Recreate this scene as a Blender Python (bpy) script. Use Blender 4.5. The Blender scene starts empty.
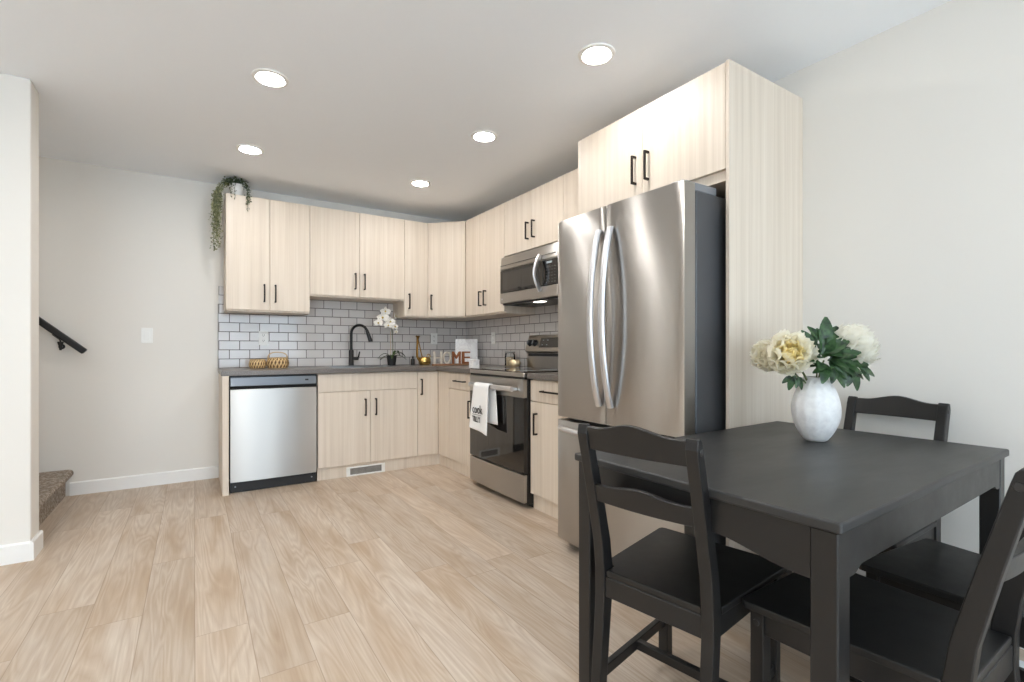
import bpy, bmesh, math, random
from mathutils import Vector, Matrix
random.seed(7)
SC = bpy.context.scene
COL = SC.collection
PI = math.pi

# ------------------------------------------------------------------ camera, world, exposure
cam_d = bpy.data.cameras.new('camera')
cam = bpy.data.objects.new('camera', cam_d); COL.objects.link(cam)
cam.location = (-0.2058, -4.7659, 1.077)
cam.rotation_euler = (PI/2, 0, -0.5766)
cam_d.sensor_width = 36.0
cam_d.lens = 36.0*488.465/1024
cam_d.shift_y = 7.66/1024
cam_d.clip_start = 0.02
SC.camera = cam
vs = SC.view_settings
SC.display_settings.display_device = 'sRGB'
vs.view_transform = 'Standard'; vs.look = 'None'; vs.gamma = 1.0; vs.use_curve_mapping = False
vs.exposure = 0.86
SC.cycles.use_denoising = True
SC.cycles.max_bounces = 10
SC.cycles.diffuse_bounces = 6
SC.cycles.caustics_reflective = False
SC.cycles.caustics_refractive = False
SC.cycles.sample_clamp_indirect = 6.0

W = bpy.data.worlds.new('World'); SC.world = W; W.use_nodes = True
bg = W.node_tree.nodes['Background']
bg.inputs[0].default_value = (0.70, 0.855, 1.0, 1); bg.inputs[1].default_value = 3.9

LAMP = 92.0          # radiance of the recessed lights
def portal(name, loc, rot, sx, sy):
    d = bpy.data.lights.new(name, 'AREA'); d.shape = 'RECTANGLE'; d.size = sx; d.size_y = sy
    d.cycles.is_portal = True
    o = bpy.data.objects.new(name, d); COL.objects.link(o); o.location = loc; o.rotation_euler = rot
    return o
H = 2.45
XW = 2.296           # right wall
YR = -7.6            # rear wall
XL = -3.6            # far left wall of the living area
portal('window_portal_a', (-2.05, YR-0.02, 1.18), (-PI/2, 0, 0), 2.1, 2.24)
portal('window_portal_b', (0.85, YR-0.02, 1.18), (-PI/2, 0, 0), 2.1, 2.24)

# ------------------------------------------------------------------ materials
def lin(c):
    r = []
    for v in c:
        v = v/255.0
        r.append(v/12.92 if v <= 0.04045 else ((v+0.055)/1.055)**2.4)
    return (*r, 1.0)
MATS = {}
def mat(name, rgb=None, rough=0.5, metal=0.0, **kw):
    m = bpy.data.materials.new(name); m.use_nodes = True
    b = m.node_tree.nodes['Principled BSDF']
    if rgb is not None: b.inputs['Base Color'].default_value = lin(rgb)
    b.inputs['Roughness'].default_value = rough
    b.inputs['Metallic'].default_value = metal
    for k, v in kw.items():
        b.inputs[k.replace('_', ' ')].default_value = v
    MATS[name] = m
    return m, m.node_tree.nodes, m.node_tree.links, b
def N(ns, t, **kw):
    n = ns.new(t)
    for k, v in kw.items(): setattr(n, k, v)
    return n
def math_n(ns, ls, op, a, b=None, c=None):
    n = ns.new('ShaderNodeMath'); n.operation = op
    for i, x in enumerate((a, b, c)):
        if x is None: continue
        if isinstance(x, (int, float)): n.inputs[i].default_value = x
        else: ls.new(x, n.inputs[i])
    return n.outputs[0]
def mix_c(ns, ls, fac, a, b, blend='MIX'):
    n = ns.new('ShaderNodeMix'); n.data_type = 'RGBA'; n.blend_type = blend
    if isinstance(fac, (int, float)): n.inputs[0].default_value = fac
    else: ls.new(fac, n.inputs[0])
    for i, x in ((6, a), (7, b)):
        if isinstance(x, tuple): n.inputs[i].default_value = x
        else: ls.new(x, n.inputs[i])
    return n.outputs[2]
def ramp(ns, ls, src, stops):
    n = ns.new('ShaderNodeValToRGB'); cr = n.color_ramp
    while len(cr.elements) < len(stops): cr.elements.new(0.5)
    for e, (p, c) in zip(cr.elements, stops): e.position = p; e.color = c
    ls.new(src, n.inputs[0]); return n.outputs[0]
def world_pos(ns):
    return ns.new('ShaderNodeNewGeometry').outputs['Position']
def mapping(ns, ls, vec, scale, loc=(0, 0, 0), rot=(0, 0, 0)):
    n = ns.new('ShaderNodeMapping'); ls.new(vec, n.inputs[0])
    n.inputs['Scale'].default_value = scale; n.inputs['Location'].default_value = loc; n.inputs['Rotation'].default_value = rot
    return n.outputs[0]
def noise(ns, ls, vec, scale, detail=2, rough=0.5, dist=0.0):
    n = ns.new('ShaderNodeTexNoise'); ls.new(vec, n.inputs['Vector'])
    n.inputs['Scale'].default_value = scale; n.inputs['Detail'].default_value = detail
    n.inputs['Roughness'].default_value = rough; n.inputs['Distortion'].default_value = dist
    return n.outputs[0]
def bump(ns, ls, b, h, strength, dist=0.002):
    n = ns.new('ShaderNodeBump'); n.inputs['Strength'].default_value = strength; n.inputs['Distance'].default_value = dist
    ls.new(h, n.inputs['Height']); ls.new(n.outputs[0], b.inputs['Normal'])

def paint(name, rgb, rough=0.6, amt=0.06):
    m, ns, ls, b = mat(name, rgb, rough)
    nz = noise(ns, ls, world_pos(ns), 260, 2)
    bump(ns, ls, b, nz, amt, 0.001)
    return m
paint('wall_paint', (229, 225, 218), 0.62)
paint('ceiling_paint', (246, 250, 255), 0.75, 0.12)
paint('trim_white', (240, 239, 236), 0.4, 0.02)

def wood_cab(name, c1, c2, c3):
    m, ns, ls, b = mat(name, None, 0.48)
    p = world_pos(ns)
    oi = ns.new('ShaderNodeObjectInfo')
    off = ns.new('ShaderNodeVectorMath'); off.operation = 'MULTIPLY_ADD'
    comb = ns.new('ShaderNodeCombineXYZ')
    for i in range(3): ls.new(oi.outputs['Random'], comb.inputs[i])
    ls.new(comb.outputs[0], off.inputs[0]); off.inputs[1].default_value = (7, 7, 7); ls.new(p, off.inputs[2])
    a = noise(ns, ls, mapping(ns, ls, off.outputs[0], (30, 30, 0.5)), 1.0, 3, 0.6)
    f = noise(ns, ls, mapping(ns, ls, off.outputs[0], (170, 170, 2.2)), 1.0, 3, 0.6)
    s = math_n(ns, ls, 'ADD', math_n(ns, ls, 'MULTIPLY', a, 0.7), math_n(ns, ls, 'MULTIPLY', f, 0.3))
    c = ramp(ns, ls, s, [(0.28, lin(c1)), (0.5, lin(c2)), (0.72, lin(c3))])
    ls.new(c, b.inputs['Base Color'])
    bump(ns, ls, b, f, 0.05, 0.001)
    return m
wood_cab('cabinet_wood', (205, 190, 172), (219, 205, 188), (228, 216, 201))

def plank_floor():
    m, ns, ls, b = mat('plank_floor', None, 0.42)
    p = world_pos(ns)
    sep = ns.new('ShaderNodeSeparateXYZ'); ls.new(p, sep.inputs[0])
    Wd, L = 0.177, 1.50
    fx = math_n(ns, ls, 'DIVIDE', math_n(ns, ls, 'ADD', sep.outputs[0], 0.204+Wd*40), Wd)
    row = math_n(ns, ls, 'FLOOR', fx); ux = math_n(ns, ls, 'FRACT', fx)
    wn = ns.new('ShaderNodeTexWhiteNoise'); wn.noise_dimensions = '1D'; ls.new(row, wn.inputs['W'])
    fy = math_n(ns, ls, 'ADD', math_n(ns, ls, 'DIVIDE', math_n(ns, ls, 'ADD', sep.outputs[1], 30), L), math_n(ns, ls, 'MULTIPLY', wn.outputs[0], 5.0))
    colm = math_n(ns, ls, 'FLOOR', fy); uy = math_n(ns, ls, 'FRACT', fy)
    idv = ns.new('ShaderNodeCombineXYZ'); ls.new(row, idv.inputs[0]); ls.new(colm, idv.inputs[1])
    w2 = ns.new('ShaderNodeTexWhiteNoise'); w2.noise_dimensions = '3D'; ls.new(idv.outputs[0], w2.inputs['Vector'])
    # grain coordinates, shifted per plank
    sc = ns.new('ShaderNodeVectorMath'); sc.operation = 'MULTIPLY_ADD'
    ls.new(w2.outputs['Color'], sc.inputs[0]); sc.inputs[1].default_value = (9, 9, 9); ls.new(p, sc.inputs[2])
    g1 = noise(ns, ls, mapping(ns, ls, sc.outputs[0], (9, 0.75, 1)), 1.0, 2, 0.5, 0.5)
    rings = ns.new('ShaderNodeMath'); rings.operation = 'PINGPONG'
    ls.new(math_n(ns, ls, 'MULTIPLY', g1, 14.0), rings.inputs[0]); rings.inputs[1].default_value = 0.5
    g2 = noise(ns, ls, mapping(ns, ls, sc.outputs[0], (120, 5, 1)), 1.0, 3, 0.65)
    g3 = noise(ns, ls, mapping(ns, ls, sc.outputs[0], (9, 1.6, 1)), 1.0, 2, 0.5)
    base = ramp(ns, ls, g3, [(0.3, lin((183, 161, 137))), (0.47, lin((200, 183, 164))), (0.7, lin((210, 197, 182)))])
    dark = mix_c(ns, ls, math_n(ns, ls, 'MULTIPLY', math_n(ns, ls, 'SUBTRACT', 0.5, rings.outputs[0]), 0.75), base, lin((158, 130, 104)))
    fine = mix_c(ns, ls, math_n(ns, ls, 'MULTIPLY', math_n(ns, ls, 'SUBTRACT', 0.62, g2), 0.9), dark, lin((160, 135, 110)))
    fine.node.clamp_factor = True
    tint = ns.new('ShaderNodeMapRange'); ls.new(w2.outputs['Value'], tint.inputs[0])
    tint.inputs[3].default_value = 0.92; tint.inputs[4].default_value = 1.05
    tc = ns.new('ShaderNodeVectorMath'); tc.operation = 'SCALE'; ls.new(fine, tc.inputs[0]); ls.new(tint.outputs[0], tc.inputs['Scale'])
    # seams
    ex = math_n(ns, ls, 'MULTIPLY', math_n(ns, ls, 'MINIMUM', ux, math_n(ns, ls, 'SUBTRACT', 1.0, ux)), Wd)
    ey = math_n(ns, ls, 'MULTIPLY', math_n(ns, ls, 'MINIMUM', uy, math_n(ns, ls, 'SUBTRACT', 1.0, uy)), L)
    e = math_n(ns, ls, 'MINIMUM', ex, ey)
    seam = ns.new('ShaderNodeMapRange'); ls.new(e, seam.inputs[0]); seam.inputs[1].default_value = 0.0007; seam.inputs[2].default_value = 0.0022
    seam.inputs[3].default_value = 1.0; seam.inputs[4].default_value = 0.0
    out = mix_c(ns, ls, math_n(ns, ls, 'MULTIPLY', seam.outputs[0], 0.6), tc.outputs[0], lin((140, 116, 94)))
    ls.new(out, b.inputs['Base Color'])
    hh = math_n(ns, ls, 'SUBTRACT', math_n(ns, ls, 'MULTIPLY', g2, 0.3), seam.outputs[0])
    bump(ns, ls, b, hh, 0.25, 0.001)
plank_floor()

def tile_mat():
    m, ns, ls, b = mat('subway_tile', None, 0.12)
    uv = ns.new('ShaderNodeTexCoord').outputs['UV']
    br = ns.new('ShaderNodeTexBrick'); ls.new(uv, br.inputs['Vector'])
    br.offset = 0.5; br.inputs['Scale'].default_value = 1.0
    br.inputs['Color1'].default_value = lin((206, 200, 196)); br.inputs['Color2'].default_value = lin((214, 209, 206))
    br.inputs['Mortar'].default_value = lin((100, 94, 90))
    br.inputs['Mortar Size'].default_value = 0.0030; br.inputs['Mortar Smooth'].default_value = 0.15
    br.inputs['Brick Width'].default_value = 0.152; br.inputs['Row Height'].default_value = 0.0765
    ls.new(br.outputs['Color'], b.inputs['Base Color'])
    r = ns.new('ShaderNodeMapRange'); ls.new(br.outputs['Fac'], r.inputs[0]); r.inputs[3].default_value = 0.1; r.inputs[4].default_value = 0.8
    ls.new(r.outputs[0], b.inputs['Roughness'])
    wob = noise(ns, ls, uv, 14, 1)
    h = math_n(ns, ls, 'ADD', math_n(ns, ls, 'SUBTRACT', 1.0, br.outputs['Fac']), math_n(ns, ls, 'MULTIPLY', wob, 0.5))
    bump(ns, ls, b, h, 0.35, 0.002)
tile_mat()

def steel(name, rgb, rough=0.3, aniso=0.75, rot=0.0):
    m, ns, ls, b = mat(name, rgb, rough, 1.0)
    b.inputs['Anisotropic'].default_value = aniso
    b.inputs['Anisotropic Rotation'].default_value = rot
    t = ns.new('ShaderNodeTangent'); t.direction_type = 'RADIAL'; t.axis = 'Z'
    ls.new(t.outputs[0], b.inputs['Tangent'])
    p = world_pos(ns)
    nz = noise(ns, ls, mapping(ns, ls, p, (3, 3, 500)), 1.0, 2)
    r = ns.new('ShaderNodeMapRange'); ls.new(nz, r.inputs[0]); r.inputs[3].default_value = rough-0.008; r.inputs[4].default_value = rough+0.008
    ls.new(r.outputs[0], b.inputs['Roughness'])
    return m
steel('stainless', (184, 180, 175), 0.31, 1.0, 0.25)
steel('bright_steel', (216, 216, 218), 0.34, 0.0)
steel('panel_steel', (128, 131, 135), 0.36, 1.0, 0.25)
mat('fridge_side', (84, 84, 86), 0.42, 0.35)
mat('hinge_grey', (140, 142, 146), 0.4, 0.4)
mat('black_glass', (14, 13, 13), 0.05)
mat('oven_glass', (20, 18, 17), 0.06, Coat_Weight=0.4)
mat('black_enamel', (20, 20, 21), 0.3)
mat('black_plastic', (24, 24, 25), 0.45)
mat('dark_gap', (18, 17, 16), 0.8)
mat('handle_bronze', (44, 38, 35), 0.42, 0.6)
mat('matte_black', (20, 20, 21), 0.42, 0.2)
mat('white_plastic', (238, 237, 233), 0.35)
mat('slot_dark', (70, 68, 66), 0.6)
mat('logo_silver', (225, 226, 228), 0.3, 0.3)
mat('lcd_black', (10, 12, 15), 0.1)
mat('lcd_text', (160, 170, 178), 0.4)

def counter_mat():
    m, ns, ls, b = mat('counter_laminate', None, 0.3)
    p = world_pos(ns)
    a = noise(ns, ls, p, 160, 3, 0.7); c = noise(ns, ls, p, 9, 3)
    col = ramp(ns, ls, a, [(0.35, lin((92, 85, 79))), (0.55, lin((112, 105, 99))), (0.7, lin((134, 127, 120)))])
    ls.new(mix_c(ns, ls, math_n(ns, ls, 'MULTIPLY', c, 0.3), col, lin((98, 92, 88))), b.inputs['Base Color'])
counter_mat()
def black_paint():
    m, ns, ls, b = mat('black_paint', (24, 23, 23), 0.36)
    p = world_pos(ns)
    nz = noise(ns, ls, mapping(ns, ls, p, (14, 14, 14)), 1.0, 4, 0.6)
    r = ns.new('ShaderNodeMapRange'); ls.new(nz, r.inputs[0]); r.inputs[3].default_value = 0.30; r.inputs[4].default_value = 0.48
    ls.new(r.outputs[0], b.inputs['Roughness'])
    bump(ns, ls, b, noise(ns, ls, p, 180, 2), 0.04, 0.001)
black_paint()
def tabletop_sheen_paint():
    m, ns, ls, b = mat('tabletop_sheen_paint', (44, 44, 44), 0.40)  # black paint lightened so its colour carries the tabletop's sheen
    p = world_pos(ns)
    nz = noise(ns, ls, mapping(ns, ls, p, (3, 9, 3)), 1.0, 4, 0.6)
    r = ns.new('ShaderNodeMapRange'); ls.new(nz, r.inputs[0]); r.inputs[3].default_value = 0.34; r.inputs[4].default_value = 0.5
    ls.new(r.outputs[0], b.inputs['Roughness'])
tabletop_sheen_paint()
mat('screw_cap', (52, 50, 50), 0.35, 0.3)

def carpet():
    m, ns, ls, b = mat('carpet', None, 0.95)
    p = world_pos(ns)
    a = noise(ns, ls, p, 55, 4, 0.75); c = noise(ns, ls, p, 420, 2)
    ls.new(ramp(ns, ls, a, [(0.36, lin((128, 113, 98))), (0.5, lin((168, 153, 138))), (0.62, lin((206, 194, 180)))]), b.inputs['Base Color'])
    bump(ns, ls, b, math_n(ns, ls, 'ADD', a, c), 0.9, 0.01)
carpet()
def wicker():
    m, ns, ls, b = mat('wicker', None, 0.6)
    uv = ns.new('ShaderNodeTexCoord').outputs['UV']
    def wv(rot):
        w = ns.new('ShaderNodeTexWave'); w.wave_type = 'BANDS'; w.bands_direction = 'X'
        ls.new(mapping(ns, ls, uv, (1, 1, 1), (0, 0, 0), (0, 0, rot)), w.inputs['Vector']); w.inputs['Scale'].default_value = 0.85
        return w.outputs['Fac']
    a, c = wv(0.7), wv(-0.7)
    mx = math_n(ns, ls, 'MAXIMUM', a, math_n(ns, ls, 'MULTIPLY', c, 0.8))
    ls.new(ramp(ns, ls, mx, [(0.3, lin((96, 66, 36))), (0.7, lin((196, 158, 104))), (0.95, lin((228, 198, 150)))]), b.inputs['Base Color'])
    bump(ns, ls, b, mx, 0.8, 0.004)
wicker()
def marble():
    m, ns, ls, b = mat('white_marble', None, 0.25)
    v = noise(ns, ls, world_pos(ns), 9, 6, 0.65, 1.2)
    ls.new(ramp(ns, ls, v, [(0.42, lin((246, 245, 244))), (0.5, lin((232, 230, 230))), (0.54, lin((247, 246, 244)))]), b.inputs['Base Color'])
marble()
def vase_mat():
    m, ns, ls, b = mat('vase_ceramic', (232, 231, 229), 0.45)
    v = noise(ns, ls, world_pos(ns), 38, 3, 0.6)
    ls.new(ramp(ns, ls, v, [(0.35, lin((222, 221, 220))), (0.6, lin((236, 235, 233)))]), b.inputs['Base Color'])
    bump(ns, ls, b, v, 0.35, 0.004)
vase_mat()
def petal_mat(name, c1, c2):
    m, ns, ls, b = mat(name, None, 0.6)
    v = noise(ns, ls, world_pos(ns), 45, 3)
    ls.new(ramp(ns, ls, v, [(0.35, lin(c1)), (0.62, lin(c2))]), b.inputs['Base Color'])
    tl = ns.new('ShaderNodeBsdfTranslucent'); tl.inputs[0].default_value = lin(c2)
    mx = ns.new('ShaderNodeMixShader'); mx.inputs[0].default_value = 0.58
    out = [n for n in ns if n.type == 'OUTPUT_MATERIAL'][0]
    ls.new(b.outputs[0], mx.inputs[1]); ls.new(tl.outputs[0], mx.inputs[2]); ls.new(mx.outputs[0], out.inputs[0])
petal_mat('petal_cream', (250, 243, 216), (254, 251, 240))
petal_mat('petal_yellow', (250, 230, 160), (254, 245, 208))
petal_mat('petal_white', (236, 233, 218), (250, 248, 240))
def leaf_mat(name, c1, c2):
    m, ns, ls, b = mat(name, None, 0.42)
    v = noise(ns, ls, world_pos(ns), 60, 3)
    ls.new(ramp(ns, ls, v, [(0.35, lin(c1)), (0.65, lin(c2))]), b.inputs['Base Color'])
leaf_mat('leaf_green', (20, 44, 22), (58, 90, 48))
leaf_mat('trail_green', (92, 98, 66), (176, 176, 136))
leaf_mat('dark_green', (36, 52, 34), (82, 96, 64))
leaf_mat('orchid_leaf', (34, 50, 26), (76, 96, 50))
mat('stem_green', (86, 96, 50), 0.5)
mat('orchid_white', (240, 236, 228), 0.5)
mat('orchid_center', (206, 180, 96), 0.5)
mat('pot_black', (30, 29, 28), 0.5)
mat('pot_white', (232, 232, 230), 0.4)
mat('brass', (222, 186, 110), 0.25, 1.0)
mat('old_brass', (150, 112, 56), 0.35, 1.0)
mat('mercury_gold', (236, 214, 174), 0.3, 0.6)
mat('sign_wood', (150, 112, 82), 0.6)
mat('sign_cream', (214, 204, 190), 0.6)
mat('sign_rust', (150, 92, 56), 0.6)
mat('cork', (198, 168, 128), 0.8)
mat('jar_fill', (222, 196, 160), 0.8)
def thin_glass():
    m = bpy.data.materials.new('clear_glass'); m.use_nodes = True
    ns, ls = m.node_tree.nodes, m.node_tree.links; ns.clear()
    o = ns.new('ShaderNodeOutputMaterial'); mx = ns.new('ShaderNodeMixShader'); tr = ns.new('ShaderNodeBsdfTransparent'); gl = ns.new('ShaderNodeBsdfGlossy'); fr = ns.new('ShaderNodeFresnel')
    tr.inputs[0].default_value = (0.96, 0.97, 0.97, 1); gl.inputs['Roughness'].default_value = 0.04; fr.inputs[0].default_value = 1.35
    ls.new(fr.outputs[0], mx.inputs[0]); ls.new(tr.outputs[0], mx.inputs[1]); ls.new(gl.outputs[0], mx.inputs[2]); ls.new(mx.outputs[0], o.inputs[0])
    MATS['clear_glass'] = m
thin_glass()
mat('towel', (243, 242, 240), 0.9)
mat('ink', (30, 29, 30), 0.7)
mat('rail_black', (22, 20, 20), 0.35)
mat('grille_grey', (150, 147, 142), 0.5)
mat('steel_sink', (170, 168, 166), 0.3, 1.0)
mat('box_white', (226, 229, 233), 0.4)
def emit(name, rgb, strength):
    m = bpy.data.materials.new(name); m.use_nodes = True
    ns, ls = m.node_tree.nodes, m.node_tree.links
    ns.clear(); e = ns.new('ShaderNodeEmission'); o = ns.new('ShaderNodeOutputMaterial')
    e.inputs[0].default_value = (*rgb, 1); e.inputs[1].default_value = strength
    ls.new(e.outputs[0], o.inputs[0]); MATS[name] = m
emit('lamp_glow', (1.0, 0.98, 0.955), LAMP)
emit('hood_glow', (1.0, 0.93, 0.84), 5.0)

# ------------------------------------------------------------------ mesh helpers
class B:
    """collects shapes (in scene coordinates unless a matrix is given) into one bmesh"""
    def __init__(s): s.bm = bmesh.new()
    def _fix(s, vs, M):
        if M is not None: bmesh.ops.transform(s.bm, matrix=M, verts=vs)
    def box(s, x0, x1, y0, y1, z0, z1, bev=0.0, seg=1, M=None):
        r = bmesh.ops.create_cube(s.bm, size=1.0); vs = r['verts']
        x0, x1 = sorted((x0, x1)); y0, y1 = sorted((y0, y1)); z0, z1 = sorted((z0, z1))
        for v in vs:
            v.co = Vector(((x0+x1)/2+v.co.x*(x1-x0), (y0+y1)/2+v.co.y*(y1-y0), (z0+z1)/2+v.co.z*(z1-z0)))
        if bev > 0:
            es = list({e for v in vs for e in v.link_edges})
            r = bmesh.ops.bevel(s.bm, geom=es, offset=min(bev, (x1-x0)*.45, (y1-y0)*.45, (z1-z0)*.45), segments=seg, profile=0.5, affect='EDGES')
            vs = list({v for f in r['faces'] for v in f.verts} | {v for v in vs if v.is_valid})
        s._fix(vs, M); return s
    def prism(s, pts, axis, a, b, bev=0.0, seg=1, M=None, smooth=False):
        """pts: 2-D outline; axis 'x' (pts=(y,z)), 'y' (pts=(x,z)), 'z' (pts=(x,y)); from a to b along the axis"""
        def P(p, t): return {'x': (t, p[0], p[1]), 'y': (p[0], t, p[1]), 'z': (p[0], p[1], t)}[axis]
        v0 = [s.bm.verts.new(P(p, a)) for p in pts]; v1 = [s.bm.verts.new(P(p, b)) for p in pts]
        n = len(pts); fs = [s.bm.faces.new(v0), s.bm.faces.new(v1)]
        for i in range(n):
            f = s.bm.faces.new((v0[i], v0[(i+1) % n], v1[(i+1) % n], v1[i])); fs.append(f); f.smooth = smooth
        bmesh.ops.recalc_face_normals(s.bm, faces=fs)
        vs = v0+v1
        if bev > 0:
            es = [e for f in fs[:2] for e in f.edges]
            r = bmesh.ops.bevel(s.bm, geom=es, offset=bev, segments=seg, profile=0.5, affect='EDGES')
            vs = list({v for f in r['faces'] for v in f.verts} | {v for v in vs if v.is_valid})
        s._fix(vs, M); return s
    def lathe(s, prof, c=(0, 0, 0), seg=32, axis='z', smooth=True, M=None, uv=None):
        rings = []
        for r, z in prof:
            ring = []
            for i in range(seg):
                t = 2*PI*i/seg; x, y = r*math.cos(t), r*math.sin(t)
                p = {'z': (x, y, z), 'x': (z, x, y), 'y': (x, z, y)}[axis]
                ring.append(s.bm.verts.new((c[0]+p[0], c[1]+p[1], c[2]+p[2])))
            rings.append(ring)
        fs = []
        L = s.bm.loops.layers.uv.verify() if uv else None
        for k in range(len(rings)-1):
            for i in range(seg):
                f = s.bm.faces.new((rings[k][i], rings[k][(i+1) % seg], rings[k+1][(i+1) % seg], rings[k+1][i]))
                f.smooth = smooth; fs.append(f)
                if uv:
                    for l, (a, q) in zip(f.loops, ((i, k), (i+1, k), (i+1, k+1), (i, k+1))):
                        l[L].uv = (a/seg*uv[0], q/(len(rings)-1)*uv[1])
        if prof[0][0] > 1e-6: fs.append(s.bm.faces.new(rings[0]))
        if prof[-1][0] > 1e-6: fs.append(s.bm.faces.new(rings[-1]))
        bmesh.ops.recalc_face_normals(s.bm, faces=fs)
        s._fix([v for r in rings for v in r], M); return s
    def tube(s, pts, rad, seg=10, flat=None, M=None, cap=True):
        """round tube along points; rad a number or a list; flat=(a,b) scales the section"""
        pts = [Vector(p) for p in pts]; n = len(pts)
        rads = rad if isinstance(rad, (list, tuple)) else [rad]*n
        rings = []; up = None
        for i, p in enumerate(pts):
            d = (pts[min(i+1, n-1)]-pts[max(i-1, 0)]).normalized()
            if up is None:
                up = Vector((0, 0, 1)) if abs(d.z) < 0.9 else Vector((0, 1, 0))
            sd = d.cross(up).normalized(); up = sd.cross(d).normalized()
            fa, fb = flat or (1, 1)
            rings.append([s.bm.verts.new(p+sd*math.cos(2*PI*k/seg)*rads[i]*fa+up*math.sin(2*PI*k/seg)*rads[i]*fb) for k in range(seg)])
        fs = []
        for k in range(n-1):
            for i in range(seg):
                f = s.bm.faces.new((rings[k][i], rings[k][(i+1) % seg], rings[k+1][(i+1) % seg], rings[k+1][i])); f.smooth = True; fs.append(f)
        if cap: fs += [s.bm.faces.new(rings[0]), s.bm.faces.new(rings[-1])]
        bmesh.ops.recalc_face_normals(s.bm, faces=fs)
        s._fix([v for r in rings for v in r], M); return s
    def sphere(s, c, r, sc=(1, 1, 1), sub=2, M=None):
        g = bmesh.ops.create_icosphere(s.bm, subdivisions=sub, radius=r)
        for v in g['verts']:
            v.co = Vector((c[0]+v.co.x*sc[0], c[1]+v.co.y*sc[1], c[2]+v.co.z*sc[2]))
            for f in v.link_faces: f.smooth = True
        s._fix(g['verts'], M); return s
    def grid(s, fn, nu, nv, M=None, smooth=True):
        """surface fn(u,v), u,v in 0..1"""
        vv = [[s.bm.verts.new(fn(i/nu, j/nv)) for j in range(nv+1)] for i in range(nu+1)]
        for i in range(nu):
            for j in range(nv):
                try:
                    f = s.bm.faces.new((vv[i][j], vv[i+1][j], vv[i+1][j+1], vv[i][j+1])); f.smooth = smooth
                except ValueError: pass
        s._fix([v for r in vv for v in r], M); return s
    def mesh(s, me, M):
        n0 = len(s.bm.verts); s.bm.from_mesh(me); s.bm.verts.ensure_lookup_table()
        s._fix(s.bm.verts[n0:], M); return s
    def uv_planar(s, au, av, ou=0, ov=0):
        L = s.bm.loops.layers.uv.verify()
        for f in s.bm.faces:
            for l in f.loops: l[L].uv = (l.vert.co[au]-ou, l.vert.co[av]-ov)
        return s

def root_of(o):
    while o.parent: o = o.parent
    return o
def mk(name, b, m, parent=None, origin=None, local=False):
    """link the collected shapes as ONE mesh object; scene coordinates are turned into the parent's own"""
    me = bpy.data.meshes.new(name)
    bm = b.bm
    if parent is not None:
        if not local:
            r = root_of(parent); bmesh.ops.translate(bm, verts=bm.verts, vec=-r.location)
    elif origin is not None:
        bmesh.ops.translate(bm, verts=bm.verts, vec=-Vector(origin))
    sm = any(f.smooth for f in bm.faces)
    bm.to_mesh(me); bm.free()
    if sm: me.set_sharp_from_angle(angle=0.75)
    for x in (m if isinstance(m, (list, tuple)) else [m]): me.materials.append(MATS[x])
    o = bpy.data.objects.new(name, me); COL.objects.link(o)
    if parent is not None: o.parent = parent
    elif origin is not None: o.location = origin
    return o
def thing(name, label, cat, loc=(0, 0, 0), rotz=0.0, group=None):
    o = bpy.data.objects.new(name, None); COL.objects.link(o)
    o.empty_display_size = 0.05
    o.location = loc; o.rotation_euler = (0, 0, rotz)
    tag(o, label, cat, group); return o
def tag(o, label, cat, group=None):
    o['label'] = label; o['category'] = cat
    if group: o['group'] = group
    return o
def struct(name, b, m, label=None):
    o = mk(name, b, m); o['kind'] = 'structure'
    if label: o['label'] = label
    return o
def copy_tree(o, parent=None):
    c = o.copy(); COL.objects.link(c)
    if parent is not None: c.parent = parent
    for ch in [x for x in bpy.data.objects if x.parent == o]: copy_tree(ch, c)
    return c
def text_mesh(txt, size, depth=0.0, align='CENTER'):
    cu = bpy.data.curves.new('txt', 'FONT'); cu.body = txt; cu.size = size; cu.extrude = depth
    cu.align_x = align; cu.align_y = 'CENTER'; cu.resolution_u = 4
    ob = bpy.data.objects.new('txt', cu); COL.objects.link(ob)
    dg = bpy.context.evaluated_depsgraph_get()
    me = bpy.data.meshes.new_from_object(ob.evaluated_get(dg))
    bpy.data.objects.remove(ob); bpy.data.curves.remove(cu)
    return me
def facing(loc, right, up):
    r = Vector(right).normalized(); u = Vector(up).normalized(); n = r.cross(u)
    M = Matrix((r, u, n)).transposed().to_4x4(); M.translation = Vector(loc); return M
RX = ((0, -1, 0), (0, 0, 1))     # right / up on the faces looking at -X
BX = ((1, 0, 0), (0, 0, 1))      # right / up on the faces looking at -Y

# ------------------------------------------------------------------ the room
struct('floor', B().box(XL-0.2, XW+0.2, YR-0.2, 0.2, -0.1, 0.0), 'plank_floor', 'pale oak plank floor')
struct('ceiling', B().box(XL-0.2, XW+0.2, YR-0.2, 0.2, H, H+0.1), 'ceiling_paint', 'smooth white ceiling')
struct('wall_back', B().box(XL, XW+0.12, 0.0, 0.12, 0, H), 'wall_paint', 'light greige wall behind the sink counter and the stairs')
struct('wall_right', B().box(XW, XW+0.12, YR, 0.0, 0, H), 'wall_paint', 'light greige wall beside the fridge and table')
PX, PY0, PY1 = -0.905, -1.341, -1.18
struct('wall_left', B().box(XL, PX, PY0, PY1, 0, H, 0.004), 'wall_paint', 'end of the partition wall in front of the stairs')
struct('wall_far_left', B().box(XL-0.12, XL, YR, 0.0, 0, H), 'wall_paint', 'far wall of the living area')
wr = B()
WX = [(-3.1, -1.0), (-0.2, 1.9)]
xs = [XL-0.12, -3.1, -1.0, -0.2, 1.9, XW+0.12]
wr.box(xs[0], xs[1], YR-0.12, YR, 0, H); wr.box(xs[2], xs[3], YR-0.12, YR, 0, H); wr.box(xs[4], xs[5], YR-0.12, YR, 0, H)
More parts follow.
